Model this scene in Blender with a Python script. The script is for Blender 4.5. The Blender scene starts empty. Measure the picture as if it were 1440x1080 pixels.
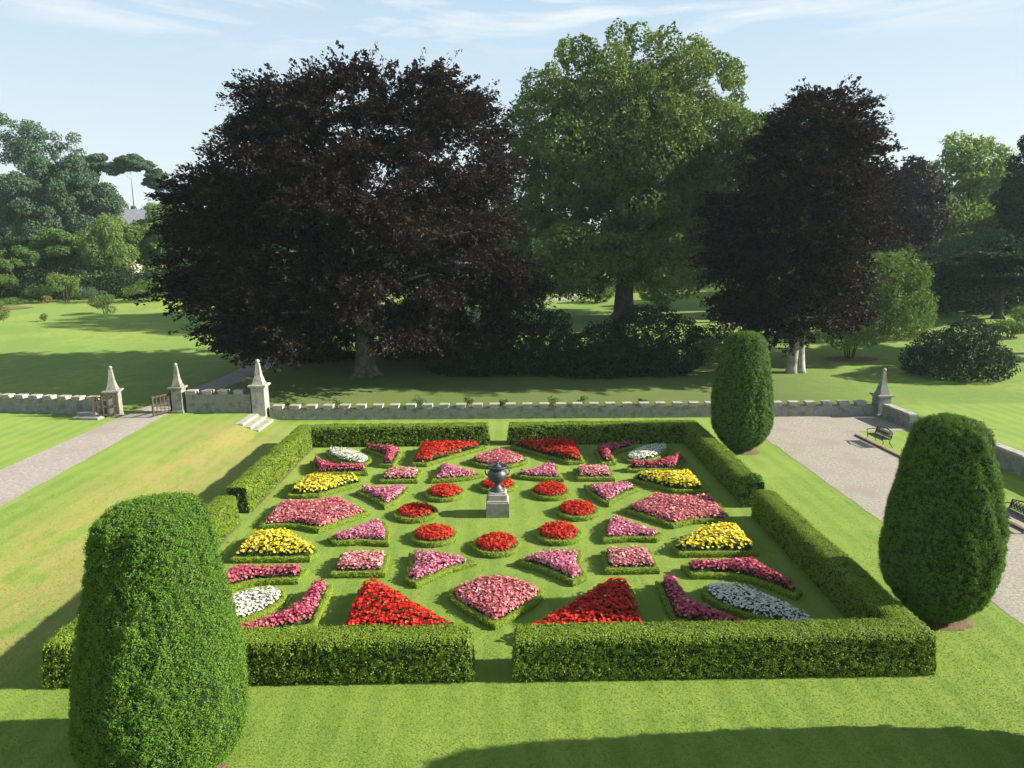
import bpy, math, random
import numpy as np
from mathutils import Matrix, Vector

SC = bpy.context.scene
COL = SC.collection
R = math.radians
rng = np.random.default_rng(7)
random.seed(7)

# ------------------------------------------------------------------ camera
CAM_POS = Vector((0.292, -21.492, 8.5))
PITCH, YAW, ROLL, FOC = 0.19093, 0.010926, -0.007935, 978.68
fw = Vector((math.sin(YAW) * math.cos(PITCH), math.cos(YAW) * math.cos(PITCH), -math.sin(PITCH)))
rt = Vector((math.cos(YAW), -math.sin(YAW), 0))
up = rt.cross(fw)
rt2 = rt * math.cos(ROLL) + up * math.sin(ROLL)
up2 = -rt * math.sin(ROLL) + up * math.cos(ROLL)
cam_d = bpy.data.cameras.new("camera")
cam = bpy.data.objects.new("camera", cam_d)
COL.objects.link(cam)
cam_d.sensor_width = 36.0
cam_d.lens = FOC / 1440.0 * 36.0
cam_d.clip_start, cam_d.clip_end = 0.1, 3000.0
M = Matrix((rt2, up2, -fw)).transposed().to_4x4()
M.translation = CAM_POS
cam.matrix_world = M
SC.camera = cam

# ------------------------------------------------------------------ light
SUN_EL, SUN_AZ = 26.5, -1.5            # height of the sun; degrees past +X towards +Y
EXPOSURE = 1.34
sun_dir = Vector((math.cos(R(SUN_EL)) * math.cos(R(SUN_AZ)), math.cos(R(SUN_EL)) * math.sin(R(SUN_AZ)), math.sin(R(SUN_EL))))
sl = bpy.data.lights.new("sun", 'SUN')
sl.energy, sl.angle, sl.color = 5.0, R(0.5), (1.0, 0.93, 0.80)
so = bpy.data.objects.new("sun", sl)
so.rotation_euler = sun_dir.to_track_quat('Z', 'Y').to_euler()
so.location = (40, 0, 40)
COL.objects.link(so)

world = bpy.data.worlds.new("World")
SC.world = world
world.use_nodes = True
wn, wl = world.node_tree.nodes, world.node_tree.links
wn.clear()
w_out = wn.new('ShaderNodeOutputWorld')
w_bg = wn.new('ShaderNodeBackground')
w_bg.inputs[1].default_value = 0.066
sky = wn.new('ShaderNodeTexSky')
sky.sky_type = 'NISHITA'
sky.sun_disc = False
sky.sun_elevation = R(SUN_EL)
sky.sun_rotation = R(90 - SUN_AZ)
sky.air_density, sky.dust_density, sky.ozone_density, sky.altitude = 1.0, 0.8, 1.6, 30
w_tc = wn.new('ShaderNodeTexCoord')
w_map = wn.new('ShaderNodeMapping')
w_map.inputs['Scale'].default_value = (2.2, 2.2, 16.0)
w_map.inputs['Location'].default_value = (0.35, 0.2, 0.0)
w_nz = wn.new('ShaderNodeTexNoise')
w_nz.inputs['Scale'].default_value = 1.7
w_nz.inputs['Detail'].default_value = 9
w_nz.inputs['Roughness'].default_value = 0.62
w_nz.inputs['Distortion'].default_value = 0.6
w_rp = wn.new('ShaderNodeValToRGB')
w_rp.color_ramp.elements[0].position = 0.47
w_rp.color_ramp.elements[0].color = (0, 0, 0, 1)
w_rp.color_ramp.elements[1].position = 0.66
w_rp.color_ramp.elements[1].color = (0.9, 0.9, 0.9, 1)
w_sep = wn.new('ShaderNodeSeparateXYZ')
w_hi = wn.new('ShaderNodeMapRange')          # the cirrus lies high
w_hi.inputs[1].default_value, w_hi.inputs[2].default_value = 0.22, 0.30
w_mul = wn.new('ShaderNodeMath'); w_mul.operation = 'MULTIPLY'
w_mix = wn.new('ShaderNodeMixRGB')
w_mix.inputs[2].default_value = (6.0, 6.15, 6.1, 1)
wl.new(w_tc.outputs['Generated'], w_map.inputs[0])
wl.new(w_map.outputs[0], w_nz.inputs['Vector'])
wl.new(w_nz.outputs['Fac'], w_rp.inputs[0])
wl.new(w_tc.outputs['Generated'], w_sep.inputs[0])
wl.new(w_sep.outputs['Z'], w_hi.inputs[0])
wl.new(w_rp.outputs[0], w_mul.inputs[0]); wl.new(w_hi.outputs[0], w_mul.inputs[1])
wl.new(w_mul.outputs[0], w_mix.inputs[0])
w_veil = wn.new('ShaderNodeMapRange')        # thin high haze, whiter towards the horizon
w_veil.interpolation_type = 'SMOOTHSTEP'
w_veil.inputs[1].default_value, w_veil.inputs[2].default_value = 0.30, 0.70
w_veil.inputs[3].default_value, w_veil.inputs[4].default_value = 0.88, 0.0
wl.new(w_sep.outputs['Z'], w_veil.inputs[0])
w_hz = wn.new('ShaderNodeMapRange')
w_hz.inputs[1].default_value, w_hz.inputs[2].default_value = 0.0, 0.44
wl.new(w_sep.outputs['Z'], w_hz.inputs[0])
w_vc = wn.new('ShaderNodeMixRGB')
w_vc.inputs[1].default_value = (5.5, 5.95, 5.9, 1)
w_vc.inputs[2].default_value = (2.65, 4.05, 5.5, 1)
wl.new(w_hz.outputs[0], w_vc.inputs[0])
w_mix2 = wn.new('ShaderNodeMixRGB')
wl.new(w_vc.outputs[0], w_mix2.inputs[2])
wl.new(w_veil.outputs[0], w_mix2.inputs[0])
wl.new(sky.outputs[0], w_mix2.inputs[1])
wl.new(w_mix2.outputs[0], w_mix.inputs[1])
wl.new(w_mix.outputs[0], w_bg.inputs[0])
wl.new(w_bg.outputs[0], w_out.inputs[0])

SC.view_settings.view_transform = 'Standard'
SC.view_settings.look = 'None'
SC.view_settings.exposure = EXPOSURE
SC.view_settings.gamma = 1.0
SC.render.engine = 'CYCLES'
SC.cycles.max_bounces = 6
SC.cycles.diffuse_bounces = 3
SC.cycles.glossy_bounces = 2
SC.cycles.transmission_bounces = 4
SC.cycles.volume_bounces = 1
SC.cycles.use_denoising = True
SC.cycles.sample_clamp_indirect = 6.0

# ------------------------------------------------------------------ materials
def new_mat(name):
    m = bpy.data.materials.new(name)
    m.use_nodes = True
    n, l = m.node_tree.nodes, m.node_tree.links
    n.clear()
    return m, n, l

def ramp(n, stops):
    r = n.new('ShaderNodeValToRGB')
    e = r.color_ramp.elements
    while len(e) < len(stops): e.new(0.5)
    for i, (p, c) in enumerate(stops):
        e[i].position = p
        e[i].color = (c[0], c[1], c[2], 1)
    return r

def leaf_mat(name, stops, trans=0.35, patch=0.0, patch_col=None, pscale=0.5, rough=0.6, spec=0.25, tcol=1.3):
    """foliage or petals: every leaf its own shade, plus broad natural variation between branches"""
    m, n, l = new_mat(name)
    out = n.new('ShaderNodeOutputMaterial')
    geo = n.new('ShaderNodeNewGeometry')
    rp = ramp(n, stops)
    l.new(geo.outputs['Random Per Island'], rp.inputs[0])
    col = rp.outputs[0]
    if patch_col:
        nz = n.new('ShaderNodeTexNoise')
        nz.inputs['Scale'].default_value = pscale
        nz.inputs['Detail'].default_value = 3
        l.new(geo.outputs['Position'], nz.inputs['Vector'])
        mr = n.new('ShaderNodeMapRange')
        mr.inputs[1].default_value, mr.inputs[2].default_value = 0.4, 0.68
        mr.inputs[4].default_value = patch
        l.new(nz.outputs['Fac'], mr.inputs[0])
        mx = n.new('ShaderNodeMixRGB')
        mx.inputs[2].default_value = (*patch_col, 1)
        l.new(mr.outputs[0], mx.inputs[0]); l.new(col, mx.inputs[1])
        col = mx.outputs[0]
    bs = n.new('ShaderNodeBsdfPrincipled')
    bs.inputs['Roughness'].default_value = rough
    bs.inputs['Specular IOR Level'].default_value = spec
    l.new(col, bs.inputs['Base Color'])
    if trans > 0:
        tr = n.new('ShaderNodeBsdfTranslucent')
        br = n.new('ShaderNodeMixRGB'); br.blend_type = 'MULTIPLY'; br.inputs[0].default_value = 1
        br.inputs[2].default_value = (tcol, tcol, tcol * 0.6, 1)
        l.new(col, br.inputs[1]); l.new(br.outputs[0], tr.inputs[0])
        ms = n.new('ShaderNodeMixShader'); ms.inputs[0].default_value = trans
        l.new(bs.outputs[0], ms.inputs[1]); l.new(tr.outputs[0], ms.inputs[2])
        l.new(ms.outputs[0], out.inputs[0])
    else:
        l.new(bs.outputs[0], out.inputs[0])
    return m

def noise_mat(name, stops, scale=4, detail=6, rough=0.85, bump=0.3, bscale=None, metal=0.0, stain=None, sscale=1.0, spec=0.3):
    m, n, l = new_mat(name)
    out = n.new('ShaderNodeOutputMaterial')
    geo = n.new('ShaderNodeNewGeometry')
    nz = n.new('ShaderNodeTexNoise')
    nz.inputs['Scale'].default_value = scale; nz.inputs['Detail'].default_value = detail
    nz.inputs['Roughness'].default_value = 0.65
    l.new(geo.outputs['Position'], nz.inputs['Vector'])
    rp = ramp(n, stops)
    l.new(nz.outputs['Fac'], rp.inputs[0])
    col = rp.outputs[0]
    if stain:
        n2 = n.new('ShaderNodeTexNoise'); n2.inputs['Scale'].default_value = sscale; n2.inputs['Detail'].default_value = 5
        l.new(geo.outputs['Position'], n2.inputs['Vector'])
        mr = n.new('ShaderNodeMapRange'); mr.inputs[1].default_value, mr.inputs[2].default_value = 0.5, 0.66
        l.new(n2.outputs['Fac'], mr.inputs[0])
        mx = n.new('ShaderNodeMixRGB'); mx.inputs[2].default_value = (*stain, 1)
        l.new(mr.outputs[0], mx.inputs[0]); l.new(col, mx.inputs[1]); col = mx.outputs[0]
    bs = n.new('ShaderNodeBsdfPrincipled')
    bs.inputs['Roughness'].default_value = rough; bs.inputs['Metallic'].default_value = metal
    bs.inputs['Specular IOR Level'].default_value = spec
    l.new(col, bs.inputs['Base Color'])
    if bump:
        nb = n.new('ShaderNodeTexNoise'); nb.inputs['Scale'].default_value = bscale or scale * 6; nb.inputs['Detail'].default_value = 4
        l.new(geo.outputs['Position'], nb.inputs['Vector'])
        b = n.new('ShaderNodeBump'); b.inputs['Strength'].default_value = bump; b.inputs['Distance'].default_value = 0.03
        l.new(nb.outputs['Fac'], b.inputs['Height']); l.new(b.outputs[0], bs.inputs['Normal'])
    l.new(bs.outputs[0], out.inputs[0])
    return m

def grass_ground_mat():
    m, n, l = new_mat('lawn')
    out = n.new('ShaderNodeOutputMaterial')
    geo = n.new('ShaderNodeNewGeometry')
    P = geo.outputs['Position']
    def noise(scale, detail=4, vec=P, rough=0.6):
        z = n.new('ShaderNodeTexNoise'); z.inputs['Scale'].default_value = scale; z.inputs['Detail'].default_value = detail
        z.inputs['Roughness'].default_value = rough
        l.new(vec, z.inputs['Vector']); return z.outputs['Fac']
    def mapr(v, a, b, c=0.0, d=1.0):
        r = n.new('ShaderNodeMapRange'); r.interpolation_type = 'SMOOTHSTEP'
        r.inputs[1].default_value, r.inputs[2].default_value, r.inputs[3].default_value, r.inputs[4].default_value = a, b, c, d
        l.new(v, r.inputs[0]); return r.outputs[0]
    def mul(a, b):
        r = n.new('ShaderNodeMath'); r.operation = 'MULTIPLY'
        l.new(a, r.inputs[0])
        if isinstance(b, float): r.inputs[1].default_value = b
        else: l.new(b, r.inputs[1])
        return r.outputs[0]
    def mix(f, a, b):
        r = n.new('ShaderNodeMixRGB')
        if isinstance(f, float): r.inputs[0].default_value = f
        else: l.new(f, r.inputs[0])
        for s, v in ((1, a), (2, b)):
            if isinstance(v, tuple): r.inputs[s].default_value = (*v, 1)
            else: l.new(v, r.inputs[s])
        return r.outputs[0]
    sep = n.new('ShaderNodeSeparateXYZ'); l.new(P, sep.inputs[0])
    X, Y = sep.outputs['X'], sep.outputs['Y']
    base = mix(mapr(noise(0.55, 5), 0.35, 0.68), (0.104, 0.185, 0.021), (0.165, 0.238, 0.033))
    base = mix(mul(mapr(noise(3.2, 6), 0.35, 0.75), 0.55), base, (0.088, 0.165, 0.022))
    base = mix(mul(mapr(noise(38, 3), 0.4, 0.8), 0.6), base, (0.225, 0.275, 0.060))
    base = mix(mul(mapr(noise(120, 2), 0.45, 0.75), 0.5), base, (0.070, 0.135, 0.016))
    # mower stripes, faint
    wv = n.new('ShaderNodeTexWave'); wv.bands_direction = 'X'; wv.inputs['Scale'].default_value = 0.42
    wv.inputs['Distortion'].default_value = 1.2; wv.inputs['Detail'].default_value = 2
    l.new(P, wv.inputs['Vector'])
    base = mix(mul(mapr(wv.outputs["Fac"], 0.3, 0.7), 0.3), base, (0.215, 0.275, 0.045))
    # scorched bank and worn patches on the left lawn
    mpn = n.new('ShaderNodeMapping'); mpn.inputs['Scale'].default_value = (1.0, 0.42, 1.0); l.new(P, mpn.inputs[0])
    dry = mul(mapr(noise(1.3, 8, mpn.outputs[0], 0.75), 0.36, 0.54), mapr(noise(7.0, 8, mpn.outputs[0], 0.75), 0.36, 0.60, 0.35, 1.0))
    band = mul(mapr(X, -15.8, -12.6), mapr(X, -9.4, -11.2))
    band = mul(band, mapr(Y, 13.2, 9.5))
    base = mix(mul(mul(dry, band), 0.9), base, (0.285, 0.205, 0.080))
    dry2 = mul(mapr(noise(0.5, 7, mpn.outputs[0]), 0.52, 0.72), 0.22)
    base = mix(dry2, base, (0.235, 0.245, 0.06))
    # rougher park grass beyond the wall
    park = mapr(Y, 13.3, 13.8)
    pk = mix(mapr(noise(0.16, 5), 0.35, 0.65), (0.085, 0.165, 0.022), (0.165, 0.230, 0.030))
    pk = mix(mul(mapr(noise(1.3, 8, P, 0.75), 0.4, 0.66), 0.8), pk, (0.070, 0.130, 0.020))
    pk = mix(mul(mapr(noise(6.0, 6), 0.45, 0.7), 0.45), pk, (0.175, 0.215, 0.045))
    # thin, littered turf under the great trees, its colour darkened to deepen their shade
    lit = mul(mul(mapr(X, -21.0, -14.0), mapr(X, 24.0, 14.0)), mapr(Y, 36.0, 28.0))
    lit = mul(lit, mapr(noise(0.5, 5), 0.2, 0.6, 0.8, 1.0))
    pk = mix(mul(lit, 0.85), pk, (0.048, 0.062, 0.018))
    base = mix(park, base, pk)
    bs = n.new('ShaderNodeBsdfPrincipled')
    bs.inputs['Roughness'].default_value = 0.9
    bs.inputs['Specular IOR Level'].default_value = 0.15
    bs.inputs['Sheen Weight'].default_value = 0.15
    bs.inputs['Sheen Tint'].default_value = (0.7, 0.9, 0.3, 1)
    l.new(base, bs.inputs['Base Color'])
    b = n.new('ShaderNodeBump'); b.inputs['Strength'].default_value = 0.55; b.inputs['Distance'].default_value = 0.02
    nb = n.new('ShaderNodeTexNoise'); nb.inputs['Scale'].default_value = 26; nb.inputs['Detail'].default_value = 5
    l.new(P, nb.inputs['Vector']); l.new(nb.outputs['Fac'], b.inputs['Height'])
    l.new(b.outputs[0], bs.inputs['Normal'])
    l.new(bs.outputs[0], out.inputs[0])
    return m

MAT = {}
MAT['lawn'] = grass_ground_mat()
MAT['grass'] = leaf_mat('grass_blades', [(0, (0.10, 0.185, 0.022)), (0.5, (0.16, 0.25, 0.034)), (1, (0.24, 0.30, 0.06))], 0.3)
MAT['gravel'] = noise_mat('gravel', [(0.3, (0.185, 0.168, 0.135)), (0.5, (0.315, 0.288, 0.232)), (0.7, (0.46, 0.42, 0.345))], 12, 9, 0.95, 1.0, 40, stain=(0.285, 0.25, 0.205), sscale=0.8)
MAT['path'] = noise_mat('path_gravel', [(0.3, (0.24, 0.21, 0.18)), (0.5, (0.34, 0.305, 0.26)), (0.7, (0.45, 0.405, 0.345))], 10, 9, 0.95, 0.8, 40, stain=(0.29, 0.26, 0.215), sscale=0.45)
MAT['soil'] = noise_mat('soil', [(0.3, (0.11, 0.07, 0.04)), (0.7, (0.22, 0.145, 0.085))], 9, 6, 0.95, 0.9, 30)
MAT['red_soil'] = noise_mat('red_soil', [(0.3, (0.17, 0.085, 0.05)), (0.7, (0.26, 0.13, 0.08))], 3, 6, 0.95, 0.6, 20)
MAT['stone'] = noise_mat('granite', [(0.28, (0.19, 0.19, 0.165)), (0.5, (0.255, 0.25, 0.222)), (0.75, (0.33, 0.325, 0.285))], 9, 8, 0.95, 0.35, 40, stain=(0.165, 0.17, 0.135), sscale=3.0, spec=0.1)
MAT['stone_light'] = noise_mat('light_granite', [(0.28, (0.28, 0.27, 0.23)), (0.5, (0.37, 0.355, 0.30)), (0.75, (0.46, 0.44, 0.38))], 9, 8, 0.95, 0.3, 40, stain=(0.24, 0.24, 0.185), sscale=4.0, spec=0.1)
MAT['lead'] = noise_mat('weathered_lead', [(0.3, (0.030, 0.034, 0.042)), (0.6, (0.065, 0.07, 0.08)), (0.8, (0.14, 0.145, 0.15))], 9, 6, 0.45, 0.35, 30, metal=0.35, spec=0.6)
MAT['iron'] = noise_mat('painted_iron', [(0.3, (0.022, 0.028, 0.040)), (0.7, (0.045, 0.055, 0.075))], 20, 4, 0.4, 0.2, 60, spec=0.6)
MAT['wood'] = noise_mat('gate_wood', [(0.3, (0.05, 0.034, 0.024)), (0.7, (0.10, 0.068, 0.045))], 14, 5, 0.7, 0.4, 50)
MAT['slate'] = noise_mat('slate_roof', [(0.3, (0.07, 0.078, 0.09)), (0.7, (0.12, 0.13, 0.145))], 3, 5, 0.7, 0.4, 12)
MAT['render'] = noise_mat('cottage_wall', [(0.3, (0.42, 0.38, 0.31)), (0.7, (0.55, 0.50, 0.42))], 2, 5, 0.9, 0.3, 10)
MAT['brick'] = noise_mat('chimney_brick', [(0.3, (0.34, 0.16, 0.09)), (0.7, (0.46, 0.25, 0.15))], 6, 5, 0.9, 0.4, 20)
MAT['glass'] = noise_mat('window_glass', [(0.3, (0.03, 0.035, 0.04)), (0.7, (0.05, 0.055, 0.06))], 2, 2, 0.1, 0, spec=0.6)
MAT['bark'] = noise_mat('grey_bark', [(0.3, (0.075, 0.065, 0.052)), (0.5, (0.15, 0.135, 0.11)), (0.75, (0.27, 0.25, 0.21))], 3, 7, 0.95, 0.8, 14)
MAT['bark_dark'] = noise_mat('dark_bark', [(0.3, (0.045, 0.036, 0.026)), (0.7, (0.11, 0.09, 0.065))], 3, 7, 0.95, 0.8, 14)
MAT['bark_pale'] = noise_mat('pale_bark', [(0.3, (0.22, 0.20, 0.17)), (0.7, (0.46, 0.43, 0.37))], 2.5, 7, 0.9, 0.6, 12, stain=(0.14, 0.13, 0.10), sscale=2.0)
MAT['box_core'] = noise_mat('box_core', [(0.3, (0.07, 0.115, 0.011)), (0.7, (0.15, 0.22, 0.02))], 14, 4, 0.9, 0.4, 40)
# foliage
def greens(a, b, c): return [(0.0, a), (0.5, b), (1.0, c)]
MAT['yew'] = leaf_mat('yew_needles', greens((0.062, 0.138, 0.015), (0.108, 0.218, 0.025), (0.172, 0.300, 0.040)), 0.12, 0.5, (0.088, 0.190, 0.023), 2.2, rough=0.6, spec=0.12)
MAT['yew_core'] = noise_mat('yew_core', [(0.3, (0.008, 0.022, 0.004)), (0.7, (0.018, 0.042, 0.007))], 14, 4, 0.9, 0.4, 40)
MAT['hedge'] = leaf_mat('hedge_leaves', greens((0.120, 0.195, 0.018), (0.200, 0.295, 0.028), (0.300, 0.395, 0.048)), 0.12, 0.5, (0.15, 0.24, 0.028), 1.6, rough=0.6, spec=0.12)
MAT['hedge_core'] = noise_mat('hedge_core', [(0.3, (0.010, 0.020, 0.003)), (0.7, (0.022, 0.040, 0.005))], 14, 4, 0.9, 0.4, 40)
MAT['box'] = leaf_mat('box_leaves', greens((0.16, 0.245, 0.018), (0.27, 0.37, 0.032), (0.38, 0.46, 0.055)), 0.12, 0.5, (0.22, 0.29, 0.04), 1.3, rough=0.6, spec=0.12)
MAT['bedleaf'] = leaf_mat('bedding_leaves', greens((0.035, 0.085, 0.014), (0.065, 0.14, 0.022), (0.12, 0.20, 0.035)), 0.3)
MAT['bronze_leaf'] = leaf_mat('bronze_bedding_leaves', greens((0.040, 0.028, 0.012), (0.060, 0.055, 0.018), (0.080, 0.085, 0.026)), 0.2)
MAT['mound'] = noise_mat('bed_mound', [(0.3, (0.010, 0.020, 0.006)), (0.7, (0.028, 0.050, 0.013))], 20, 4, 0.95, 0.5, 40)
MAT['copper'] = leaf_mat('copper_beech_leaves', greens((0.010, 0.006, 0.007), (0.018, 0.013, 0.013), (0.042, 0.031, 0.026)), 0.14, 0.6, (0.042, 0.029, 0.019), 0.22, rough=0.6, spec=0.10, tcol=1.2)
MAT['copper2'] = leaf_mat('dark_beech_leaves', greens((0.008, 0.005, 0.007), (0.020, 0.012, 0.013), (0.054, 0.030, 0.025)), 0.14, 0.5, (0.015, 0.017, 0.008), 0.2, rough=0.6, spec=0.10, tcol=1.2)
MAT['lime'] = leaf_mat('sunny_green_leaves', greens((0.026, 0.060, 0.011), (0.058, 0.108, 0.016), (0.140, 0.205, 0.032)), 0.30, 0.8, (0.175, 0.225, 0.036), 0.3)
MAT['green'] = leaf_mat('mid_green_leaves', greens((0.045, 0.100, 0.020), (0.082, 0.155, 0.030), (0.140, 0.220, 0.045)), 0.32, 0.5, (0.11, 0.165, 0.030), 0.25)
MAT['light'] = leaf_mat('pale_green_leaves', greens((0.085, 0.165, 0.034), (0.140, 0.230, 0.050), (0.205, 0.295, 0.072)), 0.38, 0.5, (0.15, 0.19, 0.04), 0.4)
MAT['dark'] = leaf_mat('evergreen_leaves', greens((0.010, 0.022, 0.007), (0.018, 0.038, 0.011), (0.036, 0.066, 0.018)), 0.15, rough=0.55, spec=0.15)
MAT['blue'] = leaf_mat('blue_green_needles', greens((0.040, 0.088, 0.050), (0.066, 0.125, 0.070), (0.105, 0.170, 0.095)), 0.3, 0.5, (0.08, 0.125, 0.045), 0.12)
MAT['golden'] = leaf_mat('golden_leaves', greens((0.16, 0.16, 0.02), (0.26, 0.24, 0.03), (0.34, 0.30, 0.05)), 0.35)
MAT['orange'] = leaf_mat('orange_flowers', greens((0.10, 0.14, 0.02), (0.36, 0.24, 0.03), (0.10, 0.14, 0.03)), 0.3)
# petals
MAT['red'] = leaf_mat('scarlet_petals', [(0, (0.46, 0.008, 0.008)), (0.6, (0.66, 0.020, 0.012)), (0.9, (0.74, 0.055, 0.028)), (1, (0.78, 0.20, 0.13))], 0.25, tcol=1.1)
MAT['salvia'] = leaf_mat('scarlet_salvia_petals', [(0, (0.40, 0.012, 0.006)), (0.7, (0.60, 0.030, 0.012)), (1, (0.68, 0.09, 0.03))], 0.25, tcol=1.1)
MAT['rose'] = leaf_mat('rose_pink_petals', [(0, (0.46, 0.10, 0.125)), (0.5, (0.60, 0.18, 0.205)), (0.9, (0.69, 0.30, 0.31)), (1, (0.78, 0.50, 0.48))], 0.3, tcol=1.1)
MAT['pale'] = leaf_mat('pale_pink_petals', [(0, (0.52, 0.14, 0.17)), (0.4, (0.66, 0.25, 0.28)), (0.85, (0.75, 0.39, 0.40)), (1, (0.82, 0.60, 0.58))], 0.3, tcol=1.1)
MAT['violet'] = leaf_mat('violet_pink_petals', [(0, (0.50, 0.10, 0.20)), (0.4, (0.62, 0.18, 0.30)), (0.85, (0.70, 0.29, 0.41)), (1, (0.78, 0.48, 0.55))], 0.3, tcol=1.1)
MAT['crimson'] = leaf_mat('crimson_petals', [(0, (0.36, 0.035, 0.085)), (0.45, (0.52, 0.080, 0.145)), (0.85, (0.62, 0.15, 0.21)), (1, (0.72, 0.30, 0.34))], 0.25, tcol=1.1)
MAT['yellow'] = leaf_mat('yellow_petals', [(0, (0.72, 0.50, 0.012)), (0.5, (0.84, 0.69, 0.025)), (0.8, (0.86, 0.78, 0.10)), (1, (0.88, 0.86, 0.50))], 0.3, tcol=1.1)
MAT['white'] = leaf_mat('white_petals', [(0, (0.62, 0.64, 0.50)), (0.5, (0.80, 0.80, 0.74)), (1, (0.86, 0.86, 0.82))], 0.3, tcol=1.0)

# ------------------------------------------------------------------ object helpers
def mesh_obj(name, V, F, mat, parent=None, loc=None, smooth=False):
    """V (n,3); F a list of arrays of faces, each (m,k)"""
    V = np.asarray(V, np.float32)
    if not isinstance(F, list): F = [F]
    F = [np.asarray(f, np.int32) for f in F if len(f)]
    me = bpy.data.meshes.new(name)
    me.vertices.add(len(V)); me.vertices.foreach_set('co', V.ravel())
    nl = sum(f.size for f in F); npoly = sum(len(f) for f in F)
    me.loops.add(nl); me.polygons.add(npoly)
    me.loops.foreach_set('vertex_index', np.concatenate([f.ravel() for f in F]))
    sizes = np.concatenate([np.full(len(f), f.shape[1], np.int32) for f in F])
    starts = np.concatenate([[0], np.cumsum(sizes)[:-1]]).astype(np.int32)
    me.polygons.foreach_set('loop_start', starts)
    me.polygons.foreach_set('loop_total', sizes)
    me.polygons.foreach_set('use_smooth', np.full(npoly, bool(smooth)))
    me.update(calc_edges=True)
    for mm in (mat if isinstance(mat, (list, tuple)) else [mat]): me.materials.append(mm)
    o = bpy.data.objects.new(name, me)
    COL.objects.link(o)
    if parent: o.parent = parent
    if loc is not None: o.location = loc
    return o

def set_slots(o, idx):
    o.data.polygons.foreach_set('material_index', np.asarray(idx, np.int32))

def thing(name, label, cat, loc=(0, 0, 0), rotz=0.0, group=None):
    o = bpy.data.objects.new(name, None)
    COL.objects.link(o)
    o.empty_display_size = 0.3
    o.location = loc; o.rotation_euler = (0, 0, rotz)
    return tag(o, label, cat, group)

def tag(o, label, cat, group=None):
    o['label'] = label; o['category'] = cat
    if group: o['group'] = group
    return o

def kind(o, k):
    o['kind'] = k
    return o

class MB:
    """collects boxes, prisms, lathes and tubes into one mesh"""
    def __init__(s): s.V = []; s.Q = []; s.T = []; s.n = 0
    def add(s, V, Q=(), T=()):
        V = np.asarray(V, float)
        s.V.append(V)
        if len(Q): s.Q.append(np.asarray(Q) + s.n)
        if len(T): s.T.append(np.asarray(T) + s.n)
        s.n += len(V)
    def box(s, c, d, top=1.0, rot=0.0, bev=0.0):
        """centre of base c, full size d, top scaled, bevelled upper edges"""
        hx, hy, h = d[0] / 2, d[1] / 2, d[2]
        if bev > 0:
            lv = [(1, 0), (1, h - bev), ((min(hx, hy) - bev) / min(hx, hy), h)]
            if top != 1.0: lv = [(1, 0), (1 + (top - 1) * (h - bev) / h, h - bev), (top - bev / min(hx, hy), h)]
        else:
            lv = [(1, 0), (top, h)]
        V = []
        for k, z in lv:
            for sx, sy in ((-1, -1), (1, -1), (1, 1), (-1, 1)):
                x, y = sx * hx * k, sy * hy * k
                if bev > 0 and top == 1.0 and k != 1: x, y = sx * (hx - bev), sy * (hy - bev)
                V.append((x, y, z))
        V = np.array(V)
        ca, sa = math.cos(rot), math.sin(rot)
        V = np.stack([V[:, 0] * ca - V[:, 1] * sa, V[:, 0] * sa + V[:, 1] * ca, V[:, 2]], 1) + np.array(c)
        Q = [(3, 2, 1, 0)]
        for i in range(len(lv) - 1):
            a = i * 4
            for j in range(4):
                k = (j + 1) % 4
                Q.append((a + j, a + k, a + 4 + k, a + 4 + j))
        a = (len(lv) - 1) * 4
        Q.append((a, a + 1, a + 2, a + 3))
        s.add(V, Q)
    def lathe(s, prof, c=(0, 0, 0), n=24, sx=1.0, sy=1.0):
        V, Q, T = [], [], []
        for r, z in prof:
            for j in range(n):
                t = 2 * math.pi * j / n
                V.append((c[0] + r * math.cos(t) * sx, c[1] + r * math.sin(t) * sy, c[2] + z))
        m = len(prof)
        for i in range(m - 1):
            for j in range(n):
                k = (j + 1) % n
                Q.append((i * n + j, i * n + k, (i + 1) * n + k, (i + 1) * n + j))
        V.append((c[0], c[1], c[2] + prof[-1][1])); V.append((c[0], c[1], c[2] + prof[0][1]))
        for j in range(n):
            k = (j + 1) % n
            T.append(((m - 1) * n + j, (m - 1) * n + k, m * n))
            T.append((k, j, m * n + 1))
        s.add(V, Q, T)
    def tube(s, pts, rad, n=8):
        pts = [np.array(p, float) for p in pts]
        V, Q, T = [], [], []
        for i, p in enumerate(pts):
            d = pts[min(i + 1, len(pts) - 1)] - pts[max(i - 1, 0)]
            d /= np.linalg.norm(d) + 1e-9
            ref = np.array([0, 0, 1.0]) if abs(d[2]) < 0.9 else np.array([1.0, 0, 0])
            u = np.cross(ref, d); u /= np.linalg.norm(u); v = np.cross(d, u)
            for j in range(n):
                t = 2 * math.pi * j / n
                V.append(p + rad[i] * (u * math.cos(t) + v * math.sin(t)))
        for i in range(len(pts) - 1):
            for j in range(n):
                k = (j + 1) % n
                Q.append((i * n + j, i * n + k, (i + 1) * n + k, (i + 1) * n + j))
        e = len(pts) * n
        V += [pts[0], pts[-1]]
        for j in range(n):
            k = (j + 1) % n
            T.append((k, j, e)); T.append((e - n + j, e - n + k, e + 1))
        s.add(V, Q, T)
    def arrays(s):
        return np.concatenate(s.V), [np.concatenate(x) for x in (s.Q, s.T) if x]
    def build(s, name, mat, parent=None, loc=None, smooth=False):
        V, F = s.arrays()
        return mesh_obj(name, V, F, mat, parent, loc, smooth)

def unit(a): return a / (np.linalg.norm(a, axis=-1, keepdims=True) + 1e-9)

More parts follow.
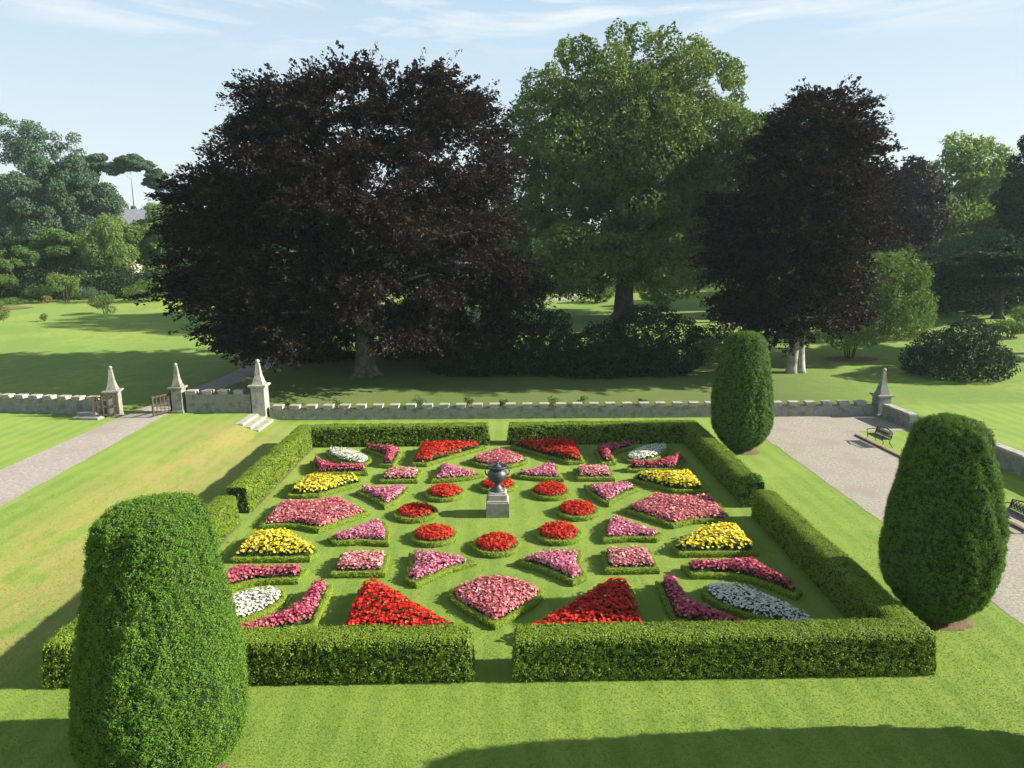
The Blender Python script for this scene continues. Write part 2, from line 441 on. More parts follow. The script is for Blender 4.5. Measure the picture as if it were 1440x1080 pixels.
def cards(P, N, L, Wd, g, tilt=0.5, along=None, bend=0.15):
    """one diamond leaf per point: normal N disturbed by tilt, random (or given) direction in its plane"""
    n = len(P)
    N = unit(N + g.normal(0, 1, (n, 3)) * tilt)
    t = g.normal(0, 1, (n, 3)) if along is None else along + g.normal(0, 0.35, (n, 3))
    t = unit(t - N * np.sum(t * N, 1, keepdims=True))
    b = np.cross(N, t)
    L = np.asarray(L)[:, None] if np.ndim(L) else np.full((n, 1), L)
    k = g.uniform(0.7, 1.3, (n, 1))
    w = Wd * k; L = L * k
    V = np.empty((n, 4, 3))
    V[:, 0] = P - t * L * 0.5
    V[:, 1] = P + b * w * 0.5 + N * L * bend
    V[:, 2] = P + t * L * 0.5
    V[:, 3] = P - b * w * 0.5 + N * L * bend
    return V.reshape(-1, 3), np.arange(n * 4).reshape(n, 4)

def sample_surface(V, F, n, g):
    T = []
    for f in F:
        f = np.asarray(f)
        T.append(f[:, :3])
        if f.shape[1] == 4: T.append(f[:, [0, 2, 3]])
    T = np.concatenate(T)
    a, b, c = V[T[:, 0]], V[T[:, 1]], V[T[:, 2]]
    cr = np.cross(b - a, c - a); ar = np.linalg.norm(cr, axis=1)
    i = g.choice(len(T), n, p=ar / ar.sum())
    u, v = g.random((2, n)); m = u + v > 1; u[m], v[m] = 1 - u[m], 1 - v[m]
    return a[i] + (b[i] - a[i]) * u[:, None] + (c[i] - a[i]) * v[:, None], unit(cr[i])

def noise3(P, f, seed=0):
    """cheap smooth noise from sines, about -1..1"""
    g = np.random.default_rng(seed)
    s = np.zeros(len(P))
    for k in range(6):
        d = g.normal(0, 1, 3); d /= np.linalg.norm(d)
        s += np.sin(P @ d * f * g.uniform(0.6, 1.7) + g.uniform(0, 6.28)) * np.cos(P @ np.roll(d, 1) * f * g.uniform(0.4, 1.3) + g.uniform(0, 6.28))
    return s / 2.4

def clipped(name, V, F, mats, n, L, Wd, g, parent=None, tilt=0.45, lift=0.02, clump=9, sig=0.03, sheared=True, thin=1.0):
    """a clipped bush: solid core and a coat of small leaves in little tufts; sheared tops lie flatter"""
    nc_ = n // clump
    C, CN = sample_surface(V, F, nc_, g)
    keep = (g.random(nc_) < thin) | ((CN[:, 2] > 0.75) & sheared)
    C, CN = C[keep], CN[keep]; nc_ = len(C)
    C = C + CN * (g.uniform(-lift, lift, (nc_, 1)) + 0.3 * lift)
    i = np.repeat(np.arange(nc_), clump)
    d = g.normal(0, 1, (len(i), 3)); d -= CN[i] * np.minimum(0, np.sum(d * CN[i], 1, keepdims=True))
    flat = (CN[i][:, 2:] > 0.75) & sheared
    d = np.where(flat, d - CN[i] * np.sum(d * CN[i], 1, keepdims=True) * 0.85, d)
    sg = np.where(flat, 0.055, sig)
    P = C[i] + d * sg
    N = np.where(flat, CN[i] + d * 0.12, CN[i] * 0.55 + unit(d) * 0.75)
    CV, CF = cards(P, unit(N), L, Wd, g, np.where(flat, 0.16, tilt * 0.7))
    nv = len(V)
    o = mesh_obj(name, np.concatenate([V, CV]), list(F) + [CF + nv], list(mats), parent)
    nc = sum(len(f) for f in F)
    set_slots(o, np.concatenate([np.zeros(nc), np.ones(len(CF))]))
    return o

# ------------------------------------------------------------------ the ground
def sstep(a, b, x):
    t = np.clip((x - a) / (b - a), 0, 1)
    return t * t * (3 - 2 * t)

UP = 0.42
def gz(x, y):
    x = np.asarray(x, float); y = np.asarray(y, float)
    lo = -12.7 - 2.4 * (1 - sstep(4.0, 10.0, y))       # the bank is steepest beside the steps
    t = np.clip((x - lo) / (-11.1 - lo), 0, 1)
    z = UP * (1 - t * t * (3 - 2 * t))
    z = np.where(y > 13.55, UP, z)
    z = np.where(x > 19.85, np.maximum(z, UP), z)
    z = z + 0.03 * np.clip(y - 13.6, 0, 160)
    far = np.clip((y - 30) / 60, 0, 1)
    z = z + far * 0.35 * (np.sin(x * 0.07 + 1) * np.cos(y * 0.05))
    z = z + 0.16 * np.clip(x - 22, 0, 60) * 0.12 * np.clip((y - 5) / 30, 0, 1)
    return z
def g1(x, y): return float(gz(x, y))

def lines(*parts):
    return np.unique(np.concatenate([np.linspace(a, b, n) for a, b, n in parts]).round(4))
gx = lines((-700, -120, 12), (-120, -30, 40), (-30, -15.2, 24), (-15.2, -10.8, 26), (-10.8, 19.8, 40), (19.9, 40, 24), (40, 160, 40), (160, 700, 12))
gy = lines((-60, -22, 8), (-22, 13.5, 40), (13.6, 40, 30), (40, 140, 50), (140, 900, 16))
GX, GY = np.meshgrid(gx, gy)
GV = np.stack([GX, GY, gz(GX, GY)], -1).reshape(-1, 3)
nx = len(gx); I = np.arange(len(GV)).reshape(len(gy), nx)
GF = np.stack([I[:-1, :-1], I[:-1, 1:], I[1:, 1:], I[1:, :-1]], -1).reshape(-1, 4)
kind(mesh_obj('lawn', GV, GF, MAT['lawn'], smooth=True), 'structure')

def sheet(name, left, right, mat, lift=0.006, n=60):
    """a strip of path between two polylines, laid on the ground"""
    def rs(p):
        p = np.array(p, float); d = np.concatenate([[0], np.cumsum(np.linalg.norm(np.diff(p, axis=0), axis=1))])
        t = np.linspace(0, d[-1], n); return np.stack([np.interp(t, d, p[:, 0]), np.interp(t, d, p[:, 1])], 1)
    a, b = rs(left), rs(right)
    k = 7
    G = np.stack([a + (b - a) * j / (k - 1) for j in range(k)], 1)
    edge = np.random.default_rng(3).normal(0, 0.025, (n, 2))
    G[:, 0] += edge; G[:, -1] += edge[::-1]
    V = np.concatenate([G, gz(G[..., 0], G[..., 1])[..., None] + lift], -1).reshape(-1, 3)
    I = np.arange(n * k).reshape(n, k)
    F = np.stack([I[:-1, :-1], I[:-1, 1:], I[1:, 1:], I[1:, :-1]], -1).reshape(-1, 4)
    if np.cross(V[I[0, 1]] - V[I[0, 0]], V[I[1, 0]] - V[I[0, 0]])[2] < 0: F = F[:, ::-1]
    return kind(mesh_obj(name, V, F, mat), 'structure')

sheet('path', [(-18.95, -24), (-18.9, 4), (-18.9, 12), (-18.85, 13.4)], [(-15.9, -24), (-16.1, 0), (-16.85, 12.6), (-16.85, 13.4)], MAT['path'])
sheet('path', [(-18.85, 13.62), (-18.2, 18), (-17.6, 23), (-17.5, 29), (-17.9, 45)], [(-16.85, 13.62), (-16.4, 18), (-15.7, 23), (-15.2, 29), (-15.4, 45)], MAT['path'], 0.012, 90)
sheet('gravel_court', [(12.1, -26), (12.1, 9.95)], [(16.1, -26), (16.78, 9.95)], MAT['gravel'], 0.006)
sheet('gravel_court', [(12.1, 9.9), (12.1, 13.2)], [(19.35, 9.95), (19.35, 13.2)], MAT['gravel'], 0.010)
# far park road glimpsed left of the beech and behind the green tree
sheet('park_road', [(-50, 74.5), (-36, 76), (-20, 80)], [(-50, 76.2), (-36, 78), (-20, 82)], MAT['path'], 0.03)
sheet('park_road', [(-2, 66), (8, 70), (14, 78)], [(-2, 68), (7, 72.5), (12, 80)], MAT['path'], 0.03)

# turf kerb where the grass strip meets the gravel court
mb = MB(); mb.box((16.55, 4.2, 0), (0.12, 10.0, 0.07), rot=0.035); mb.box((16.15, -6.2, 0), (0.12, 10.4, 0.07), rot=0.035)
kind(mb.build('turf_edge', MAT['soil']), 'structure')

def soil_ring(x, y, r, seed):
    g = np.random.default_rng(seed); n = 40
    t = np.linspace(0, 2 * np.pi, n, endpoint=False)
    rr = r * (1 + 0.08 * np.sin(3 * t + seed) + g.normal(0, 0.02, n))
    V = [(x, y, 0.06)] + [(x + a * np.cos(q) * 0.7, y + a * np.sin(q) * 0.7, 0.045) for a, q in zip(rr, t)] + [(x + a * np.cos(q), y + a * np.sin(q), 0.008) for a, q in zip(rr, t)]
    T = [(0, 1 + i, 1 + (i + 1) % n) for i in range(n)]
    Q = [(1 + i, 1 + n + i, 1 + n + (i + 1) % n, 1 + (i + 1) % n) for i in range(n)]
    kind(mesh_obj('soil', V, [np.array(T), np.array(Q)], MAT['soil'], smooth=True), 'structure')

# ------------------------------------------------------------------ hedges
H_IN, H_OUT, H_H, H_TOP, GAP = 8.22, 8.92, 0.88, 0.58, 0.38
def hedge_corner(sx, sy, label, n, L, Wd, seed):
    g = np.random.default_rng(seed)
    mid = (H_IN + H_OUT) / 2
    # centre line of the L: from the gap on the front or back side, round the corner, to the gap at the left or right side
    step = 0.14
    a = [(sx * x, sy * mid) for x in np.arange(GAP + 0.02, mid, step)]
    b = [(sx * mid, sy * y) for y in np.arange(mid, GAP + 0.02 - 1e-6, -step)] + [(sx * mid, sy * (GAP + 0.02))]
    path = np.array(a + b)
    # section across the hedge (offset, z): battered sides, soft upper arris
    hw = (H_OUT - H_IN) / 2; ht = H_TOP / 2
    sec = [(-hw, 0), (-hw - 0.01, 0.2), (-hw + 0.02, 0.45), (-ht - 0.02, H_H - 0.05), (-ht + 0.04, H_H), (-0.12, H_H + 0.012), (0.12, H_H + 0.012), (ht - 0.04, H_H), (ht + 0.02, H_H - 0.05), (hw - 0.02, 0.45), (hw + 0.01, 0.2), (hw, 0)]
    k = len(sec); n_p = len(path)
    nrm = np.zeros((n_p, 2)); ic = len(a)
    for i in range(n_p):
        if i < ic - 1: nrm[i] = (0, sy)
        elif i > ic: nrm[i] = (sx, 0)
        else: nrm[i] = (sx, sy)
    path[ic] = (sx * mid, sy * mid)
    if ic - 1 >= 0: nrm[ic - 1] = (0, sy)
    V = np.zeros((n_p, k, 3))
    for j, (o, z) in enumerate(sec):
        V[:, j, :2] = path + nrm * o
        V[:, j, 2] = z
    # end caps lean in a little
    for e, d in ((0, np.array([sx, 0])), (n_p - 1, np.array([0, sy]))):
        V[e, :, :2] += d * (0.10 * (V[e, :, 2] / H_H) ** 2)[:, None]
    V = V.reshape(-1, 3)
    nz = noise3(V, 3.0, seed) * 0.018 + noise3(V, 9.0, seed + 1) * 0.010
    V[:, 2] += nz * (V[:, 2] > 0.1)
    V[:, 0] += noise3(V, 4.0, seed + 2) * 0.016; V[:, 1] += noise3(V, 4.0, seed + 3) * 0.016
    I = np.arange(n_p * k).reshape(n_p, k)
    F = np.stack([I[:-1, :-1], I[1:, :-1], I[1:, 1:], I[:-1, 1:]], -1).reshape(-1, 4)
    capA = np.stack([I[0, :k // 2 - 0][:5], I[0, 1:6], I[0, ::-1][1:6], I[0, ::-1][:5]], -1)
    capB = np.stack([I[-1, :5], I[-1, 1:6], I[-1, ::-1][1:6], I[-1, ::-1][:5]], -1)
    F = np.concatenate([F, capA[:, ::-1], capB])
    # outward orientation
    a0, b0, c0 = V[F[0, 0]], V[F[0, 1]], V[F[0, 2]]
    nn = np.cross(b0 - a0, c0 - a0)
    if nn @ np.array([0, -sy, 0]) < 0: F = F[:, ::-1]
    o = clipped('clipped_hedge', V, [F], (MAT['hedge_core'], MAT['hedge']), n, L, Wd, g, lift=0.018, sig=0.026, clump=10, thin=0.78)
    return tag(o, label, 'hedge', 'clipped hedge corners around the parterre')

hedge_corner(-1, -1, 'low clipped hedge with its corner behind the nearest big yew', 190000, 0.033, 0.021, 11)
hedge_corner(1, -1, 'low clipped hedge turning the corner beside the yew with a bench behind it', 190000, 0.033, 0.021, 12)
hedge_corner(-1, 1, 'low clipped hedge turning the corner near the short flight of stone steps', 100000, 0.044, 0.030, 13)
hedge_corner(1, 1, 'low clipped hedge turning the corner beside the yew against the battlemented wall', 100000, 0.044, 0.030, 14)

# a loose unclipped tuft at the end of the right hedge
g = np.random.default_rng(5)
P = g.normal(0, 1, (800, 3)); P = unit(P) * (g.random((800, 1)) ** 0.4) * np.array([0.30, 0.24, 0.17])
V, F = cards(P + np.array([0, 0, 0.25]), unit(P), 0.10, 0.055, g, 0.6)
tuft = thing('hedge_tuft', 'loose dark unclipped tuft growing out of the right-hand hedge at its gap', 'shrub', (8.48, 0.46, 0.74))
mesh_obj('foliage', V, F, MAT['yew'], tuft)
mb = MB()
for k in range(4):
    q = k * 1.6
    mb.tube([(0.05 * math.cos(q), 0.05 * math.sin(q), -0.3), (0.18 * math.cos(q), 0.18 * math.sin(q), 0.35)], [0.012, 0.005], 5)
mb.build('stem', MAT['bark_dark'], tuft)

for y0, y1 in ((-8.15, -0.5), (0.5, 8.15)):
    g = np.random.default_rng(int(y1 * 10) + 99); ys = np.linspace(y0, y1, 60); w = 0.075 + g.normal(0, 0.02, 60)
    V = np.stack([np.stack([np.full(60, -8.24), ys, np.full(60, 0.006)], 1), np.stack([-8.20 + w, ys, np.full(60, 0.006)], 1)], 1).reshape(-1, 3)
    I = np.arange(120).reshape(60, 2)
    kind(mesh_obj('soil', V, np.stack([I[:-1, 0], I[:-1, 1], I[1:, 1], I[1:, 0]], 1), MAT['soil']), 'structure')

# ------------------------------------------------------------------ clipped yews
def yew(x, y, h, r, label, n, L, Wd, seed, prof=None, lean=0.0):
    g = np.random.default_rng(seed)
    prof = np.array(prof or [(0.0, 0.30), (0.03, 0.42), (0.08, 0.68), (0.14, 0.86), (0.22, 0.97), (0.32, 1.0), (0.45, 0.98), (0.6, 0.915), (0.75, 0.80), (0.86, 0.70), (0.92, 0.635), (0.96, 0.555), (0.985, 0.42), (1.0, 0.20), (1.002, 0.0)])
    t = np.concatenate([np.linspace(0, 0.9, 70), np.linspace(0.905, 1.002, 24)])
    rad = np.interp(t, prof[:, 0], prof[:, 1])
    ker = np.ones(5) / 5; rp = np.pad(rad, 2, mode='edge'); rad2 = np.convolve(rp, ker, 'valid'); rad2[-1] = 0.02; rad2[0] = rad[0]
    m = 110; ph = np.linspace(0, 2 * np.pi, m, endpoint=False)
    RR, PH = np.meshgrid(rad2, ph, indexing='ij')
    Z = np.repeat((t * h)[:, None], m, 1)
    V = np.stack([RR * r * np.cos(PH), RR * r * np.sin(PH), Z + 0.04], -1).reshape(-1, 3)
    rdir = np.stack([np.cos(PH), np.sin(PH), 0 * PH], -1).reshape(-1, 3)
    # vertical furrows of a clipped yew, and bumps
    S = V * np.array([1, 1, 0.32])
    d = noise3(S, 4.0, seed) * 0.045 + noise3(S, 11.0, seed + 1) * 0.045 + noise3(V, 21.0, seed + 2) * 0.03
    V = V + rdir * (d * np.minimum(1, RR.ravel() * 2))[:, None]
    V[:, 2] += noise3(V, 6.0, seed + 4) * 0.025 * (V[:, 2] > 0.9 * h)
    V[:, 0] += lean * (V[:, 2] / h) ** 1.6
    I = np.arange(len(t) * m).reshape(len(t), m); J = np.roll(I, -1, 1)
    F = np.stack([I[:-1], J[:-1], J[1:], I[1:]], -1).reshape(-1, 4)
    o = thing('clipped_yew', label, 'topiary', (x, y, 0), 0, 'big clipped yews around the parterre')
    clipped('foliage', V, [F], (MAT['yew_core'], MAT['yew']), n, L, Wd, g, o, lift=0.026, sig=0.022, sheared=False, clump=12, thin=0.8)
    mb = MB(); mb.tube([(0, 0, -0.1), (0.02, 0, 0.25), (0, 0.02, 0.6)], [0.26, 0.2, 0.16], 10); mb.build('trunk', MAT['bark_dark'], o)
    soil_ring(x + 0.05, y, 0.62 * r, seed)

yew(-5.30, -11.3, 4.66, 1.27, 'biggest clipped yew, bright green, nearest of all beside the front hedge', 320000, 0.032, 0.013, 21,
    [(0.0, 0.34), (0.03, 0.46), (0.08, 0.72), (0.14, 0.89), (0.22, 0.985), (0.30, 1.0), (0.42, 0.955), (0.55, 0.88), (0.68, 0.79), (0.80, 0.71), (0.88, 0.665), (0.935, 0.63), (0.97, 0.575), (0.988, 0.48), (1.0, 0.28), (1.004, 0.0)], 0.16)
yew(10.24, -6.62, 4.72, 1.18, 'dark clipped yew outside the front corner of the hedge, hiding part of the gravel court', 200000, 0.036, 0.016, 22)
yew(10.31, 7.07, 5.02, 1.22, 'clipped yew farthest back, in front of the battlemented wall', 110000, 0.046, 0.022, 23)
yew(10.6, -12.15, 5.7, 1.62, 'clipped yew beyond the frame whose shadow crosses the near lawn', 20000, 0.08, 0.04, 24)

# ------------------------------------------------------------------ flower beds
def resample(P, d):
    P = np.array(P, float); Q = np.roll(P, -1, 0); out = []
    for a, b in zip(P, Q):
        k = max(1, int(round(np.linalg.norm(b - a) / d)))
        out += [a + (b - a) * i / k for i in range(k)]
    return np.array(out)

def offset(P, w):
    """inward offset of a counter-clockwise polygon"""
    e = np.roll(P, -1, 0) - P
    n = np.stack([-e[:, 1], e[:, 0]], 1); n /= np.linalg.norm(n, axis=1, keepdims=True) + 1e-9
    np_ = np.roll(n, 1, 0)
    s = n + np_
    k = 2 / np.maximum(np.sum(s * s, 1, keepdims=True), 0.8)
    return P + s * k * w

def area(P): return 0.5 * np.sum(P[:, 0] * np.roll(P[:, 1], -1) - np.roll(P[:, 0], -1) * P[:, 1])

def inside(Q, P):
    x, y = Q[:, 0], Q[:, 1]; r = np.zeros(len(Q), bool)
    for a, b in zip(P, np.roll(P, -1, 0)):
        c = ((a[1] > y) != (b[1] > y)) & (x < (b[0] - a[0]) * (y - a[1]) / (b[1] - a[1] + 1e-12) + a[0])
        r ^= c
    return r

def bdist(Q, P):
    d = np.full(len(Q), 1e9)
    for a, b in zip(P, np.roll(P, -1, 0)):
        ab = b - a; t = np.clip(((Q - a) @ ab) / (ab @ ab + 1e-12), 0, 1)
        d = np.minimum(d, np.linalg.norm(Q - a - t[:, None] * ab, axis=1))
    return d

def blossoms(P, N, r, g, petals=6, cup=0.35, double=False):
    """one cupped flower per point"""
    def disc(P, N, r, cup):
        n = len(P)
        t = unit(np.cross(N, g.normal(0, 1, (n, 3)))); b = np.cross(N, t)
        rr = r * g.uniform(0.7, 1.25, (n, 1))
        V = np.empty((n, petals + 1, 3)); V[:, 0] = P
        for j in range(petals):
            q = 2 * math.pi * j / petals
            V[:, j + 1] = P + (t * math.cos(q) + b * math.sin(q)) * rr * g.uniform(0.75, 1.1, (n, 1)) + N * rr * cup * g.uniform(0.4, 1.3, (n, 1))
        base = np.arange(n)[:, None] * (petals + 1)
        F = np.concatenate([np.stack([base[:, 0], base[:, 0] + 1 + j, base[:, 0] + 1 + (j + 1) % petals], 1) for j in range(petals)])
        return V.reshape(-1, 3), F
    V, F = disc(P, N, r, cup)
    if double:
        V2, F2 = disc(P + N * r * 0.25, unit(N + g.normal(0, 0.15, N.shape)), r * 0.55, cup * 1.4)
        F = np.concatenate([F, F2 + len(V)]); V = np.concatenate([V, V2])
    return V, F

KINDS = {  # petals, leaf, blossom radius, spacing, height, dome, double, leaf share
    'salvia':  ('salvia', 'bedleaf', 0.036, 0.039, 0.31, 0.45, False, 0.25),
    'rose':    ('rose', 'bronze_leaf', 0.038, 0.041, 0.36, 0.6, False, 0.3),
    'pale':    ('pale', 'bronze_leaf', 0.038, 0.041, 0.34, 0.35, False, 0.3),
    'violet':  ('violet', 'bedleaf', 0.037, 0.041, 0.31, 0.45, False, 0.3),
    'crimson': ('crimson', 'bronze_leaf', 0.038, 0.041, 0.40, 0.3, False, 0.3),
    'yellow':  ('yellow', 'bedleaf', 0.050, 0.066, 0.48, 0.55, True, 0.7),
    'red':     ('red', 'bedleaf', 0.052, 0.070, 0.52, 0.5, True, 0.7),
    'white':   ('white', 'bedleaf', 0.033, 0.040, 0.33, 0.45, False, 0.5),
}
CAT = {}
def flower_bed(poly, kindname, label, group, seed, wid=0.13, eh=0.15):
    g = np.random.default_rng(seed)
    P = np.array(poly, float)
    if area(P) < 0: P = P[::-1]
    c = P.mean(0)
    petal, leaf, br, sp, hh, dome, dbl, lshare = KINDS[kindname]
    o = thing('flower_bed', label, 'flower bed', (c[0], c[1], 0.0), 0, group)
    O = resample(P, 0.09) - c
    # edging of clipped box
    ring = [(0.0, 0.0), (-0.008, eh * 0.55), (0.012, eh - 0.02), (0.03, eh), (wid - 0.03, eh), (wid - 0.01, eh - 0.02), (wid, eh * 0.4), (wid, 0.02)]
    V = []
    for w, z in ring:
        Q = offset(O, w)
        V.append(np.concatenate([Q, np.full((len(Q), 1), z)], 1))
    k, m = len(ring), len(O)
    V = np.concatenate(V)
    V = V + g.normal(0, 0.006, V.shape) * (V[:, 2:] > 0.01)
    I = np.arange(k * m).reshape(k, m); J = np.roll(I, -1, 1)
    F = np.stack([I[:-1], J[:-1], J[1:], I[1:]], -1).reshape(-1, 4)
    per = np.linalg.norm(O - np.roll(O, -1, 0), axis=1).sum()
    near = np.clip(1.25 - (c[1] + 8) / 22, 0.55, 1.25)
    clipped('box_edging', V, [F], (MAT['box_core'], MAT['box']), int(per * 1000 * near), 0.028 / near ** 0.5, 0.019 / near ** 0.5, g, o, 0.35, 0.004, clump=5, sig=0.009)
    # mound of earth and foliage inside
    inn = offset(O, wid - 0.015)
    lo, hi = inn.min(0) - 0.05, inn.max(0) + 0.05
    cs = 0.075
    X, Y = np.meshgrid(np.arange(lo[0], hi[0] + cs, cs), np.arange(lo[1], hi[1] + cs, cs))
    G = np.stack([X, Y], -1).reshape(-1, 2)
    ins = inside(G, inn); d = bdist(G, inn) * np.where(ins, 1, -1)
    dm = max(d.max(), 0.05)
    def hgt(dd): return eh * 0.75 + (hh - eh * 0.75) * (1 - dome + dome * np.sqrt(np.clip(dd / dm, 0, 1))) * np.clip(0.5 + dd / 0.14, 0.35, 1)
    Z = hgt(d) - 0.05
    I = np.arange(len(G)).reshape(X.shape)
    F = np.stack([I[:-1, :-1], I[:-1, 1:], I[1:, 1:], I[1:, :-1]], -1).reshape(-1, 4)
    F = F[(d[F] > -0.03).all(1)]
    used, inv = np.unique(F, return_inverse=True)
    MV = np.concatenate([G, Z[:, None]], 1)[used]
    mesh_obj('mound', MV, inv.reshape(-1, 4), MAT['mound'], o, smooth=True)
    # flowers on a jittered grid
    X, Y = np.meshgrid(np.arange(lo[0], hi[0], sp), np.arange(lo[1], hi[1], sp))
    X[1::2] += sp / 2
    Q = np.stack([X, Y], -1).reshape(-1, 2); Q = Q + g.normal(0, sp * 0.28, Q.shape)
    dd = bdist(Q, inn) * np.where(inside(Q, inn), 1, -1)
    keep = dd > 0.015; Q, dd = Q[keep], dd[keep]
    z = hgt(dd) + g.normal(0, 0.028, len(Q)) + noise3(np.concatenate([Q + c, 0 * Q[:, :1]], 1), 3.2, seed) * 0.03
    cen = Q / (np.abs(Q).max() + 1e-6)
    e = 0.02
    gr = np.stack([(hgt(bdist(Q + [e, 0], inn)) - hgt(bdist(Q - [e, 0], inn))) / (2 * e), (hgt(bdist(Q + [0, e], inn)) - hgt(bdist(Q - [0, e], inn))) / (2 * e)], 1)
    N = unit(np.concatenate([-np.clip(gr, -1, 1) * 0.8, np.ones((len(Q), 1))], 1) + g.normal(0, 0.27, (len(Q), 3)))
    BV, BF = blossoms(np.concatenate([Q, z[:, None]], 1), N, br, g, 6, 0.25, dbl)
    fo = mesh_obj('blossoms', BV, BF, MAT[petal], o)
    fo['kind'] = 'stuff'
    nl = int(len(Q) * lshare * 3)
    i = g.integers(0, len(Q), nl)
    LP = np.concatenate([Q[i] + g.normal(0, sp * 0.5, (nl, 2)), (z[i] - g.uniform(0.03, 0.14, nl))[:, None]], 1)
    LV, LF = cards(LP, np.tile([0, 0, 1.0], (nl, 1)), 0.085, 0.05, g, 0.7)
    lo_ = mesh_obj('leaves', LV, LF, MAT[leaf], o)
    lo_['kind'] = 'stuff'
    return o

def mir(P, sx, sy): return [(x * sx, y * sy) for x, y in P]
def smooth_poly(P, it=2):
    P = np.array(P, float)
    for _ in range(it):
        Q = np.roll(P, -1, 0)
        P = np.stack([P * 0.75 + Q * 0.25, P * 0.25 + Q * 0.75], 1).reshape(-1, 2)
    return [tuple(p) for p in P]

OFFY = 0.03
KITE = [(-2.45, -3.13), (-2.30, -3.9), (-2.38, -4.72), (-2.0, -5.02), (-1.62, -4.60), (-1.15, -4.16), (-0.52, -3.74), (-1.0, -3.44), (-1.7, -3.22)]
SQ = [(-4.36, -4.37), (-2.93, -4.37), (-2.97, -3.16), (-4.36, -3.14)]
YEL = [(-7.35, -3.40), (-5.15, -3.40), (-4.97, -2.98), (-6.22, -1.74), (-6.8, -1.66), (-7.35, -1.70)]
RED = [(-3.44, -5.24), (-2.84, -5.16), (-0.52, -7.58), (-0.56, -7.68), (-3.44, -7.68)]
STRIP = [(-4.98, -4.12), (-5.12, -4.70), (-5.7, -4.70), (-6.2, -4.76), (-6.6, -4.98), (-6.95, -5.35), (-7.34, -5.9), (-7.62, -5.66), (-7.3, -4.95), (-6.95, -4.08)]
WEDGE = [(y, x) for x, y in STRIP]
BIG_S = [(0.03, -4.70), (-0.5, -4.84), (-0.88, -5.10), (-1.12, -5.40), (-1.15, -5.58), (-1.04, -5.86), (-0.68, -6.33), (-0.32, -6.73), (0.03, -7.05), (0.38, -6.73), (0.74, -6.33), (1.10, -5.86), (1.20, -5.58), (1.16, -5.40), (0.92, -5.10), (0.54, -4.84)]
BIG_W = [(-4.15, 0.0), (-5.45, -1.40), (-5.75, -1.24), (-6.15, -1.04), (-6.65, -0.98), (-7.35, -1.05), (-7.42, 0.0), (-7.35, 1.05), (-6.65, 0.98), (-6.15, 1.04), (-5.75, 1.24), (-5.45, 1.40)]
LEAF = []
for k in range(28):
    q = 2 * math.pi * k / 28
    a = 1.42 * math.cos(q); b = 0.60 * math.sin(q) * (1 - 0.28 * math.cos(q))
    LEAF.append((-6.28 - (a * 0.707 + b * -0.707), -6.32 - (a * 0.707 + b * 0.707)))

sd = 100
for i, (deg, where) in enumerate(((270, 'straight in front of the urn'), (315, 'in front of the urn and one to its right'), (0, 'directly right of the urn'), (45, 'behind the urn and one to its right'),
                                  (90, 'straight behind the urn, half hidden by it'), (135, 'behind the urn and one to its left'), (180, 'directly left of the urn, at the tip of its shadow'), (225, 'in front of the urn and one to its left'))):
    cx, cy = 2.63 * math.cos(R(deg)), 2.6 * math.sin(R(deg)) + OFFY
    flower_bed([(cx + 0.70 * math.cos(R(a)), cy + 0.70 * math.sin(R(a))) for a in range(0, 360, 9)], 'salvia', 'small round scarlet bed %s' % where, 'round scarlet beds around the urn', sd + i)
QUAD = {(-1, -1): 'front left', (1, -1): 'front right', (-1, 1): 'back left', (1, 1): 'back right'}
for (sx, sy), q in QUAD.items():
    fb, lr = q.split()
    sd += 20
    m = lambda P: [(x, y + OFFY) for x, y in mir(P, -sx, -sy)]
    flower_bed(m(KITE), 'violet', 'violet pink kite bed between the %s square bed and the large %s pink bed' % (q, fb), 'violet pink kite beds', sd + 1)
    flower_bed(m([(y, x) for x, y in KITE]), 'violet', 'violet pink kite bed between the %s square bed and the large %s pink bed' % (q, lr), 'violet pink kite beds', sd + 2)
    flower_bed(m(SQ), 'pale', 'pale pink square bed in the %s quarter of the parterre' % q, 'pale pink square beds', sd + 3)
    flower_bed(m(YEL), 'yellow', 'yellow flower bed by the %s hedge, %s the large pink bed there' % (lr, 'in front of' if sy < 0 else 'behind'), 'yellow flower beds', sd + 4)
    flower_bed(m(RED), 'red', 'large red triangular bed against the %s hedge, %s of its gap' % (fb, lr), 'large red triangular beds', sd + 5)
    flower_bed(m(STRIP), 'crimson', 'crimson curved strip bed between the yellow and white beds at the %s corner' % q, 'crimson strip beds', sd + 6, 0.13)
    flower_bed(m(WEDGE), 'crimson', 'crimson curved strip bed between the red and white beds at the %s corner' % q, 'crimson strip beds', sd + 7, 0.13)
    flower_bed(m(LEAF), 'white', 'white leaf-shaped bed pointing into the %s hedge corner' % q, 'white leaf-shaped beds', sd + 8, 0.13)
flower_bed([(x, y + OFFY) for x, y in BIG_S], 'rose', 'large rose pink bed facing the gap in the front hedge', 'large rose pink beds', 301)
flower_bed([(x, -y + OFFY) for x, y in BIG_S], 'rose', 'large rose pink bed directly behind the urn near the back hedge', 'large rose pink beds', 302)
flower_bed([(x, y + OFFY) for x, y in BIG_W], 'rose', 'large rose pink bed facing the gap in the left hedge', 'large rose pink beds', 303)
flower_bed([(-x, y + OFFY) for x, y in BIG_W], 'rose', 'large rose pink bed facing the gap in the right hedge', 'large rose pink beds', 304)

